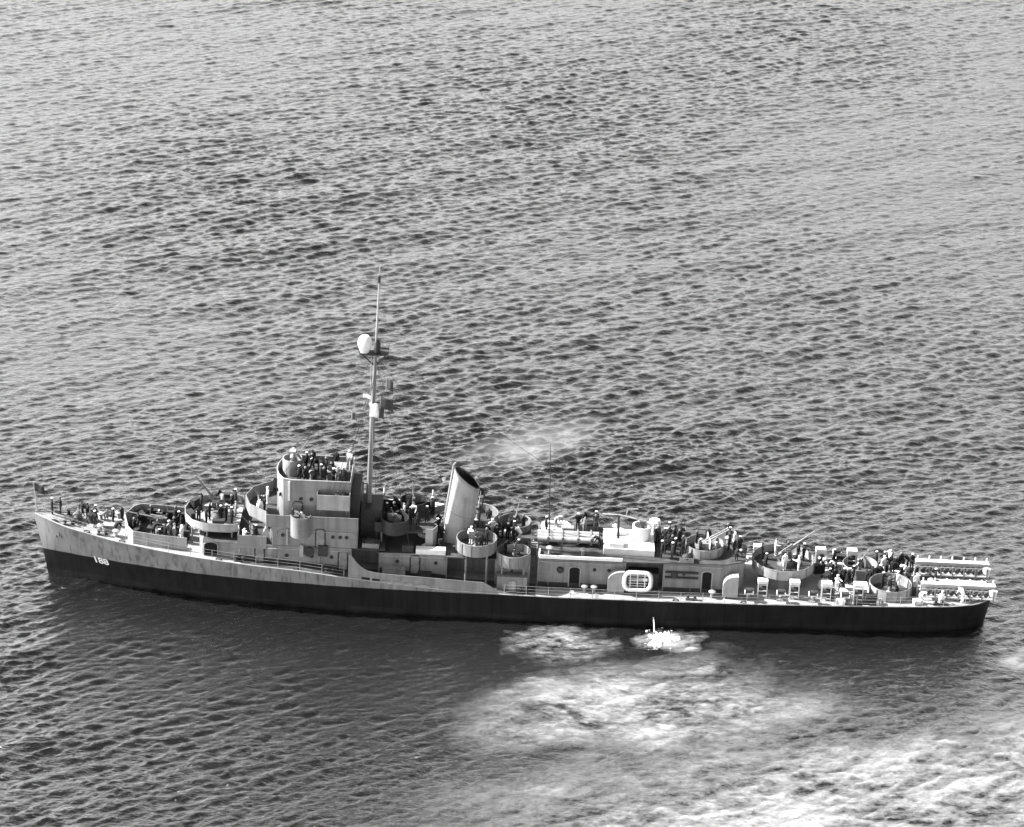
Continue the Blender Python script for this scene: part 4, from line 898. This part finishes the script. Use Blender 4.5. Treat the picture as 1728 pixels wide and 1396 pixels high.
# ------------------------------------------------------------------ the crew
def pose(name):
    P = dict(pel=(0, 0, .94), spi=(0, 0, 1.14), che=(0, 0, 1.36), nec=(0, 0, 1.5), hd=(.02, 0, 1.6), top=(.02, 0, 1.70),
             hl=(0, .1, .9), kl=(.03, .11, .5), al=(0, .11, .09), tl=(.16, .12, .04), hr=(0, -.1, .9), kr=(.03, -.11, .5), ar=(0, -.11, .09), tr=(.16, -.12, .04),
             sl=(0, .19, 1.42), el=(-.02, .25, 1.14), wl=(.06, .27, .9), sr=(0, -.19, 1.42), er=(-.02, -.25, 1.14), wr=(.06, -.27, .9))
    if name == 'reach': P.update(el=(.22, .23, 1.25), wl=(.46, .17, 1.32), er=(.2, -.23, 1.2), wr=(.44, -.15, 1.22))
    if name == 'hips': P.update(el=(-.08, .43, 1.2), wl=(.06, .2, 1.02), er=(-.08, -.43, 1.2), wr=(.06, -.2, 1.02))
    if name == 'shade': P.update(er=(.2, -.36, 1.42), wr=(.12, -.12, 1.66))
    if name == 'stride': P.update(kl=(.18, .11, .52), al=(.24, .11, .1), tl=(.4, .12, .06), kr=(-.05, -.11, .5), ar=(-.26, -.11, .14), tr=(-.12, -.12, .05), el=(-.16, .25, 1.16), wl=(-.14, .27, .92), er=(.1, -.25, 1.15), wr=(.28, -.24, 1.0))
    if name == 'bend':
        P.update(spi=(.14, 0, 1.08), che=(.34, 0, 1.2), nec=(.46, 0, 1.26), hd=(.55, 0, 1.3), top=(.63, 0, 1.35), sl=(.37, .19, 1.24), sr=(.37, -.19, 1.24), el=(.5, .24, .98), wl=(.62, .18, .78), er=(.5, -.24, .98), wr=(.64, -.16, .8), pel=(-.08, 0, .9), hl=(-.07, .1, .87), hr=(-.07, -.1, .87))
    if name == 'crouch':
        for k in P: P[k] = (P[k][0]-.05, P[k][1], P[k][2]-.42) if k not in ('kl', 'al', 'tl', 'kr', 'ar', 'tr') else P[k]
        P.update(kl=(.34, .15, .5), kr=(.34, -.15, .42), al=(.0, .12, .09), ar=(-.05, -.12, .1), tl=(.17, .13, .04), tr=(.12, -.13, .04), el=(.15, .26, .8), wl=(.36, .2, .62), er=(.15, -.26, .8), wr=(.38, -.16, .66))
    return P
RAD = dict(pel=.135, spi=.125, che=.15, nec=.06, hd=.088, top=.075, hl=.098, kl=.066, al=.046, tl=.04, hr=.098, kr=.066, ar=.046, tr=.04, sl=.085, el=.052, wl=.036, sr=.085, er=.052, wr=.036)
BONES = [('pel', 'spi'), ('spi', 'che'), ('che', 'nec'), ('nec', 'hd'), ('hd', 'top'), ('pel', 'hl'), ('hl', 'kl'), ('kl', 'al'), ('al', 'tl'), ('pel', 'hr'), ('hr', 'kr'), ('kr', 'ar'), ('ar', 'tr'), ('che', 'sl'), ('sl', 'el'), ('el', 'wl'), ('che', 'sr'), ('sr', 'er'), ('er', 'wr')]
WIDE = dict(hd=1.08, top=1.08, nec=1.1)
def body_mesh(name):
    P = pose(name); keys = list(P); me = bpy.data.meshes.new('body_cage'); me.from_pydata([P[k] for k in keys], [(keys.index(a), keys.index(b_)) for a, b_ in BONES], [])
    ob = bpy.data.objects.new('body_cage', me); COL.objects.link(ob)
    ob.modifiers.new('skin', 'SKIN'); sub = ob.modifiers.new('sub', 'SUBSURF'); sub.levels = 1
    if not me.skin_vertices: 
        bm = bmesh.new(); bm.from_mesh(me); bm.verts.layers.skin.verify(); bm.to_mesh(me); bm.free()
    sk = me.skin_vertices[0].data
    for i, k in enumerate(keys): sk[i].radius = (RAD[k]*WIDE.get(k, 1.22), RAD[k]*WIDE.get(k, 1.22)*(1.25 if k in ('che', 'spi', 'pel') else 1)); sk[i].use_root = (k == 'pel')
    dg = bpy.context.evaluated_depsgraph_get(); out = bpy.data.meshes.new_from_object(ob.evaluated_get(dg)); bpy.data.objects.remove(ob)
    # hands (palm, four fingers, thumb) and nose grown on the same mesh
    bm = bmesh.new(); bm.from_mesh(out)
    ex = MB()
    for w_, e_ in (('wl', 'el'), ('wr', 'er')):
        a_ = Vector(P[w_]); d = (a_-Vector(P[e_])).normalized(); sdv = d.cross(Vector((0, 1, .3))).normalized(); ex.cyl(a_-d*.02, a_+d*.09, .034, .04, 7)
        for i, ln in enumerate((.075, .09, .085, .065)):
            q = a_+d*.08+sdv*(.03-.02*i); ex.cyl(q, q+d*ln+Vector((.015, 0, 0)), .010, .008, 5)
        ex.cyl(a_+d*.03+sdv*.03, a_+d*.08+sdv*.075, .011, .009, 5)
    hd = Vector(P['hd']); fwv = Vector((1, 0, -.3 if name == 'bend' else 0)).normalized()
    ex.cyl(hd+fwv*.07+Vector((0, 0, .02)), hd+fwv*.125, .012, .018, 5)
    for k in (-1, 1): ex.ball(hd+Vector((0, k*.092, .02)), .024, 6, (.8, .5, 1.2))
    vs = [bm.verts.new(p) for p in ex.v]
    for q in ex.f:
        try: bm.faces.new([vs[i] for i in q])
        except ValueError: pass
    hz = Vector(P['nec']).z+.015
    for f in bm.faces:
        c = f.calc_center_median(); f.smooth = True
        dh = min((c-Vector(P['hd'])).length, (c-Vector(P['top'])).length); dw = min((c-Vector(P['wl'])).length, (c-Vector(P['wr'])).length)
        df = min((c-Vector(P[k])).length for k in ('al', 'ar', 'tl', 'tr'))
        if dh < .125 and dh < (c-Vector(P['nec'])).length+.03: f.material_index = 3 if (c-hd).dot(fwv) < -.02 and c.z > hd.z-.02 or c.z > hd.z+.09 else 1
        elif dw < .15: f.material_index = 1
        elif df < .12: f.material_index = 4
        elif min((c-Vector(P[k])).length for k in ('pel', 'hl', 'hr', 'kl', 'kr')) < .2 and (c-Vector(P['spi'])).length > .16: f.material_index = 2
        else: f.material_index = 0
    bm.to_mesh(out); bm.free(); out.materials.clear(); return out, P
VAR = {'dark': ('cloth', 'cloth'), 'shirt': ('shirt', 'cloth'), 'white': ('whites', 'whites'), 'under': ('whites', 'cloth')}
cap_me = MB().lathe([(.085, -.01), (.1, .05), (.125, .055), (.12, -.005), (.098, -.012)], n=12).lathe([(.09, .04), (.06, .075), (.001, .085)], n=12).mesh('cap', 'white')
helm_me = MB().lathe([(.15, -.03), (.125, .02), (.11, .08), (.06, .12), (.001, .13)], n=12).mesh('helmet', 'gun')
BODY = {}
def sailor(label, s, y, z, rz, ps='stand', var='dark', hat='cap', group=None):
    if (ps, var) not in BODY:
        if ps not in BODY: BODY[ps] = body_mesh(ps)
        me, P = BODY[ps]; me = me.copy(); me.name = 'person'
        for q in (VAR[var][0], 'skin', VAR[var][1], 'hair', 'shoe'): me.materials.append(M[q])
        BODY[ps, var] = (me, P)
    me, P = BODY[ps, var]; o = link('person', me, None, (s-L0, y, z), (0, 0, R(rz))); o.scale = (1.04,)*3
    if hat: 
        t = Vector(P['top'])+Vector((.01 if ps == 'bend' else 0, 0, .012)); link(hat if hat == 'cap' else 'helmet', cap_me if hat == 'cap' else helm_me, o, t, (0, R(40 if ps == 'bend' else 5), 0))
    return tag(o, label, 'person', group)
HATS = {'cap': ' and white cap', 'helmet': ' and helmet', None: ''}
ACT = {'stand': 'standing', 'reach': 'reaching', 'hips': 'hands on hips', 'shade': 'shading his eyes', 'stride': 'walking', 'bend': 'bending', 'crouch': 'crouching'}
CL = {'dark': 'dark clothes', 'shirt': 'light shirt', 'white': 'all white', 'under': 'undershirt'}
zB = Z3+.02
crew = [
 # bow
 ('by the jackstaff', 'sailors on the forecastle', [(1.75, .35, zd(1.75), 20, 'stand', 'dark', 'cap'), (2.5, .95, zd(2.5), 200, 'reach', 'dark', None), (8.2, -1.7, zd(8.2), 40, 'bend', 'dark', 'cap'), (7.0, .9, zd(7.0), 120, 'crouch', 'shirt', None)]),
 ('around the foremost gun', 'crew of the foremost gun', [(10.6, -1.6, zd(10.6), 10, 'stand', 'dark', None), (11.2, 1.9, zd(11.2), 170, 'hips', 'dark', 'helmet'), (12.9, 1.2, zd(13), 190, 'reach', 'dark', None), (13.3, -.9, zd(13.3), 170, 'reach', 'shirt', 'cap'), (14.3, .6, zd(14.3), 180, 'stand', 'dark', None), (12.5, -2.0, zd(12.5), 90, 'crouch', 'dark', 'cap'), (14.6, 2.2, zd(14.6), 150, 'stride', 'dark', None), (12.6, 2.1, zd(12.6), 200, 'bend', 'dark', 'cap'), (13.6, .9, zd(13.6), 180, 'shade', 'dark', None), (11.4, .9, zd(11.4), 90, 'crouch', 'dark', None), (11.8, -1.1, zd(11.8), 60, 'bend', 'dark', None)]),
 ('on the raised gun bandstand', 'crew of the raised forward gun', [(18.9, -1.2, 7.22, 170, 'reach', 'dark', 'cap'), (19.2, .9, 7.22, 180, 'reach', 'dark', 'helmet'), (17.0, -1.8, 7.22, 30, 'stand', 'dark', None), (16.2, 1.2, 7.22, 180, 'hips', 'dark', None), (19.7, -.2, 7.22, 185, 'stand', 'shirt', None), (19.4, 2.3, 7.22, 200, 'shade', 'dark', 'cap')]),
 ('below the bridge shield', 'sailors on the side deck', [(22.0, -3.6, Z1+.03, 160, 'reach', 'dark', 'cap'), (20.9, -3.4, Z1+.03, 60, 'crouch', 'under', None)]),
 ('behind the bright bridge shield', 'sailors before the pilothouse', [(22.6, -1.4, Z2+.1, 200, 'stand', 'dark', 'helmet'), (22.7, .5, Z2+.1, 180, 'hips', 'white', 'cap'), (22.2, -2.1, Z2+.1, 270, 'stand', 'under', None)]),
 ('on the open bridge', 'men on the open bridge', [(25.9, -1.7, zB, 250, 'stand', 'dark', 'cap'), (26.3, -.6, zB, 190, 'shade', 'dark', None), (26.4, 1.3, zB, 170, 'stand', 'dark', 'cap'), (27.4, -2.1, zB, 270, 'hips', 'dark', None), (27.8, .4, zB, 200, 'stand', 'dark', None), (28.3, -1.9, zB, 280, 'stand', 'dark', 'helmet'), (29.2, -2.0, zB, 300, 'reach', 'dark', 'cap'), (30.2, -1.7, zB, 250, 'stand', 'dark', None), (30.4, 2.1, zB, 60, 'shade', 'shirt', 'cap'), (26.9, 2.1, zB, 100, 'stand', 'dark', None), (24.9, 1.9, zB, 150, 'stand', 'dark', 'helmet'), (29.2, 2.0, zB, 80, 'stand', 'dark', None)]),
 ('at the near flag locker', 'signalmen', [(29.7, -3.4, 10.25, 90, 'bend', 'dark', 'cap'), (30.45, -3.35, 10.25, 100, 'reach', 'dark', None)]),
 ('between mast and funnel', 'sailors between mast and funnel', [(37.4, -1.7, 7.6, 260, 'stand', 'dark', None), (38.2, -.4, 7.6, 300, 'hips', 'dark', 'cap'), (36.0, .2, 7.6, 200, 'stand', 'shirt', None), (38.6, 1.6, 7.6, 20, 'stand', 'dark', 'cap')]),
 ('at the funnel foot', 'sailors at the foot of the funnel', [(39.2, -1.6, ZM+.03, 220, 'stand', 'dark', 'cap'), (39.6, -2.4, ZM+.03, 290, 'bend', 'dark', None), (39.3, 1.9, ZM+.03, 40, 'stand', 'dark', None)]),
 ('in the tub beside the funnel', 'crew of the near funnel tub', [(42.6, -2.2, 6.5, 250, 'reach', 'white', 'cap'), (44.1, -2.4, 6.5, 230, 'stand', 'dark', 'helmet'), (43.6, -3.6, 6.5, 100, 'stand', 'dark', None)]),
 ('in the lower tub abaft the funnel', 'crew of the lower near tub', [(47.2, -2.5, 5.5, 260, 'reach', 'dark', 'cap'), (46.1, -2.6, 5.5, 280, 'stand', 'dark', None)]),
 ('by the far tubs', 'sailors by the far tubs', [(44.2, 2.0, 6.5, 80, 'stand', 'dark', None), (46.3, 2.4, 5.5, 60, 'reach', 'dark', None), (47.6, 2.8, 5.5, 120, 'hips', 'dark', 'helmet'), (45.6, .6, ZM+.03, 200, 'stand', 'dark', None), (47.3, .2, ZM+.03, 150, 'bend', 'under', None)]),
 ('beside the torpedo tubes', 'sailors by the torpedo tubes', [(54.6, 1.6, ZA+.09, 220, 'stand', 'dark', None), (55.0, -1.3, ZA+.09, 200, 'bend', 'dark', 'cap'), (49.8, 1.5, ZA+.09, 10, 'stand', 'dark', 'cap'), (53.6, 1.9, ZA+.09, 260, 'hips', 'shirt', None)]),
 ('abaft the white low house', 'knot of men on the after roof', [(61.0, -2.6, ZA+.09, 180, 'stand', 'dark', 'cap'), (61.3, -1.7, ZA+.09, 220, 'hips', 'dark', None), (62.0, -2.9, ZA+.09, 200, 'stand', 'dark', 'cap'), (62.3, -2.0, ZA+.09, 160, 'stand', 'dark', 'cap'), (62.9, -2.6, ZA+.09, 240, 'shade', 'dark', None), (63.1, -1.4, ZA+.09, 180, 'stand', 'dark', 'helmet'), (61.7, -.6, ZA+.09, 200, 'stride', 'dark', None)]),
 ('in the twin gun tub', 'crew of the twin gun', [(64.4, -.2, ZA+.12, 0, 'reach', 'dark', 'helmet'), (65.6, .5, ZA+.12, 250, 'stand', 'dark', None), (66.2, -1.6, ZA+.12, 160, 'crouch', 'shirt', 'cap'), (64.7, -1.9, ZA+.12, 20, 'stand', 'dark', 'cap')]),
 ('at the after roof edge', 'men at the after roof edge', [(68.0, -1.6, ZA+.09, 320, 'stand', 'dark', 'helmet'), (68.6, -.4, ZA+.09, 10, 'hips', 'dark', None), (68.2, -2.5, ZA+.09, 300, 'bend', 'dark', 'cap'), (67.7, .9, ZA+.09, 30, 'stand', 'dark', 'cap')]),
 ('in the aft deck gun tub', 'crew of the aft deck gun', [(71.2, -1.3, 4.55, 10, 'reach', 'dark', 'cap'), (71.0, 1.1, 4.55, 350, 'stand', 'dark', None), (72.4, 1.9, 4.55, 330, 'reach', 'under', 'helmet'), (74.4, -1.5, 4.55, 170, 'reach', 'white', 'cap'), (75.1, 1.2, 4.55, 200, 'stand', 'dark', 'cap')]),
 ('on the crowded fantail', 'men on the fantail', [(77.6, -.6, zd(78), 180, 'stand', 'dark', 'cap'), (78.4, 1.0, zd(78), 200, 'stand', 'dark', None), (79.0, -.4, zd(79), 260, 'hips', 'dark', 'cap'), (80.0, .2, zd(79), 170, 'stand', 'dark', 'cap'), (81.2, -.3, zd(81), 190, 'stride', 'dark', None), (81.9, .6, zd(81), 230, 'stand', 'dark', 'cap'), (82.6, 1.4, zd(82), 200, 'stand', 'dark', None), (83.2, 2.6, zd(83), 120, 'shade', 'white', 'cap'), (84.6, .6, zd(84), 260, 'stand', 'dark', 'cap'), (85.3, -.2, zd(85), 240, 'reach', 'dark', None), (85.4, 1.7, zd(85), 200, 'bend', 'white', 'cap'), (86.0, -.9, zd(86), 280, 'stand', 'white', 'cap'), (78.2, -1.9, zd(78), 300, 'reach', 'white', 'cap'), (88.0, 0.3, zd(88), 180, 'stand', 'dark', 'cap')]),
 ('in the near fantail tub', 'crew of the near fantail tub', [(82.7, -1.1, 2.95, 330, 'reach', 'dark', 'cap'), (84.2, -.8, 2.95, 250, 'stand', 'under', 'cap'), (83.9, -2.6, 2.95, 120, 'bend', 'dark', 'cap')]),
 ('beside the near stern rack', 'men at the near stern rack', [(86.2, -3.5, zd(86), 300, 'bend', 'under', 'cap'), (88.2, -3.5, zd(88), 100, 'crouch', 'white', 'cap'), (90.3, -3.1, zd(90), 130, 'bend', 'white', None)]),
]
extra = random.Random(21)
areas = {'around the foremost gun': (9.8, 15.0, -2.4, 2.4, None, 9), 'by the jackstaff': (4.5, 8.5, -1.2, 1.6, None, 6), 'on the raised gun bandstand': (16.0, 19.8, -2.3, 2.4, 7.22, 6), 'on the open bridge': (26.2, 30.6, -2.3, 2.3, zB, 9),
         'between mast and funnel': (34.3, 38.5, -1.0, 2.0, 7.6, 7), 'at the funnel foot': (38.95, 39.8, -2.6, 2.6, ZM+.03, 5), 'by the far tubs': (43.9, 48.0, -.8, 1.3, ZM+.08, 7), 'abaft the white low house': (60.6, 63.0, -3.2, 2.0, ZA+.09, 9),
         'beside the torpedo tubes': (49.6, 55.0, 1.2, 3.3, ZA+.09, 5), 'at the after roof edge': (67.4, 68.8, -2.2, 2.2, ZA+.09, 4), 'on the crowded fantail': (76.6, 86.2, -.9, 4.0, None, 24), 'in the aft deck gun tub': (70.8, 75.2, -2.0, 2.0, 4.55, 5)}
for where, grp, people in crew:
    if where in areas:
        a0, a1, b0, b1, zz, k = areas[where]
        for _ in range(k*30):
            if k == 0: break
            s, y = extra.uniform(a0, a1), extra.uniform(b0, b1)
            if any(math.hypot(s-q[0], y-q[1]) < .55 for q in people) or math.hypot(s-80.8, y-2.1) < 2.0 or math.hypot(s-83.4, y+1.7) < 2.4 or math.hypot(s-73.2, y-.2) < 1.1 or math.hypot(s-12.2, y-.2) < .9 or math.hypot(s-17.9, y) < .9 or math.hypot(s-42.2, y) < 1.7: continue
            people.append((s, y, zd(s) if zz is None else zz, extra.uniform(0, 360), extra.choice(('stand', 'stand', 'hips', 'reach', 'bend', 'shade', 'stride')), extra.choice(('dark',)*9+('shirt', 'under')), extra.choice(('cap', 'cap', None, None, 'helmet', 'helmet')))); k -= 1
def crew_label(p, where):
    return '%ssailor in %s%s %s %s' % ('' if p[6] else 'bareheaded ', CL[p[5]], HATS[p[6]], ACT[p[4]], where)
for where, grp, people in crew:
    lbs = [crew_label(p, where) for p in people]
    for p, lb in zip(people, lbs):
        same = sorted(q[0] for q, l_ in zip(people, lbs) if l_ == lb)
        if len(same) > 1: lb += ', ' + ('foremost' if p[0] == same[0] else 'sternmost' if p[0] == same[-1] else ORD[same.index(p[0])]+' from bow')
        sailor(lb, p[0], p[1], p[2], p[3], p[4], p[5], p[6], grp)

# ------------------------------------------------------------------ water thrown from the overboard discharge
def splash():
    mb = MB(); rr = random.Random(5); n, k = 44, 9
    lob = [1+.2*math.sin(3*2*math.pi*i/n+1)+.16*math.sin(7*2*math.pi*i/n)+.16*rr.uniform(-1, 1) for i in range(n)]
    for j in range(k):
        t = j/(k-1)
        for i in range(n):
            th = 2*math.pi*i/n; q = (1-t)*lob[i]*(1+.06*rr.uniform(-1, 1))
            mb.v.append((61.2+1.35*q*math.cos(th)+.25*q*math.sin(th), -7.7+1.55*q*math.sin(th), -.10+.26*t**.5+.10*rr.uniform(-1, 1)*(j > 0)))
    for j in range(k-1):
        for i in range(n): mb.f.append((j*n+i, j*n+(i+1)%n, (j+1)*n+(i+1)%n, (j+1)*n+i))
    for i in range(26):
        a_ = rr.uniform(0, 6.28); q = rr.uniform(.9, 1.35); mb.ball((61.2+1.4*q*math.cos(a_), -7.7+1.6*q*math.sin(a_), .02), rr.uniform(.04, .10), 6, (1.4, 1, .5))
    mb.v = [(x-L0, y, z) for x, y, z in mb.v]
    o = mb.build('discharge_splash', 'foam', None, sharp=180)
    jet = [(60.45, -5.45, 1.05), (60.47, -5.85, 1.0), (60.5, -6.2, .8), (60.53, -6.45, .45), (60.56, -6.6, 0.0)]
    MB().tube([(x-L0, y, z) for x, y, z in jet], .06, 7).build('water_jet', 'foam', o)
    tag(o, 'white water pouring from the hull side into a foam patch', 'splash', kind='stuff')
splash()

# ------------------------------------------------------------------ thin smoke drifting aft from the funnel
def smoke():
    Ms = bpy.data.materials.new('thin_smoke'); Ms.use_nodes = True; n = Ms.node_tree.nodes; l = Ms.node_tree.links; n.clear()
    out = n.new('ShaderNodeOutputMaterial'); v = n.new('ShaderNodeVolumePrincipled'); v.inputs['Color'].default_value = (.9, .9, .9, 1)
    tc = n.new('ShaderNodeTexCoord'); nz = n.new('ShaderNodeTexNoise'); nz.inputs['Scale'].default_value = .55; nz.inputs['Detail'].default_value = 5; nz.inputs['Distortion'].default_value = .6
    e_ = n.new('ShaderNodeMapping'); e_.inputs['Scale'].default_value = (.7, .9, 1.0); e_.inputs['Rotation'].default_value = (0, R(17), 0); l.new(tc.outputs['Object'], e_.inputs['Vector']); l.new(e_.outputs[0], nz.inputs['Vector'])
    q = n.new('ShaderNodeMapping'); q.vector_type = 'TEXTURE'; q.inputs['Scale'].default_value = (9.4, 3.0, 2.9); q.inputs['Rotation'].default_value = (0, R(-17), 0); l.new(tc.outputs['Object'], q.inputs['Vector'])
    g = n.new('ShaderNodeTexGradient'); g.gradient_type = 'SPHERICAL'; l.new(q.outputs[0], g.inputs['Vector'])
    a = n.new('ShaderNodeMath'); a.operation = 'SUBTRACT'; l.new(nz.outputs['Fac'], a.inputs[0]); a.inputs[1].default_value = .30; a.use_clamp = True
    b_ = n.new('ShaderNodeMath'); b_.operation = 'MULTIPLY'; g2 = n.new('ShaderNodeMath'); g2.operation = 'POWER'; g2.inputs[1].default_value = 1.8; l.new(g.outputs['Fac'], g2.inputs[0])
    l.new(a.outputs[0], b_.inputs[0]); l.new(g2.outputs[0], b_.inputs[1])
    c = n.new('ShaderNodeMath'); c.operation = 'MULTIPLY'; l.new(b_.outputs[0], c.inputs[0]); c.inputs[1].default_value = 0.7
    l.new(c.outputs[0], v.inputs['Density']); l.new(v.outputs[0], out.inputs['Volume'])
    o = MB().ball((0, 0, 0), 1.0, 20, (9.4, 3.2, 5.0)).build('funnel_smoke', Ms, None, (48.0-L0, .3, 16.1))
    tag(o, 'thin pale smoke drifting aft above the funnel', 'smoke', kind='stuff')
smoke()
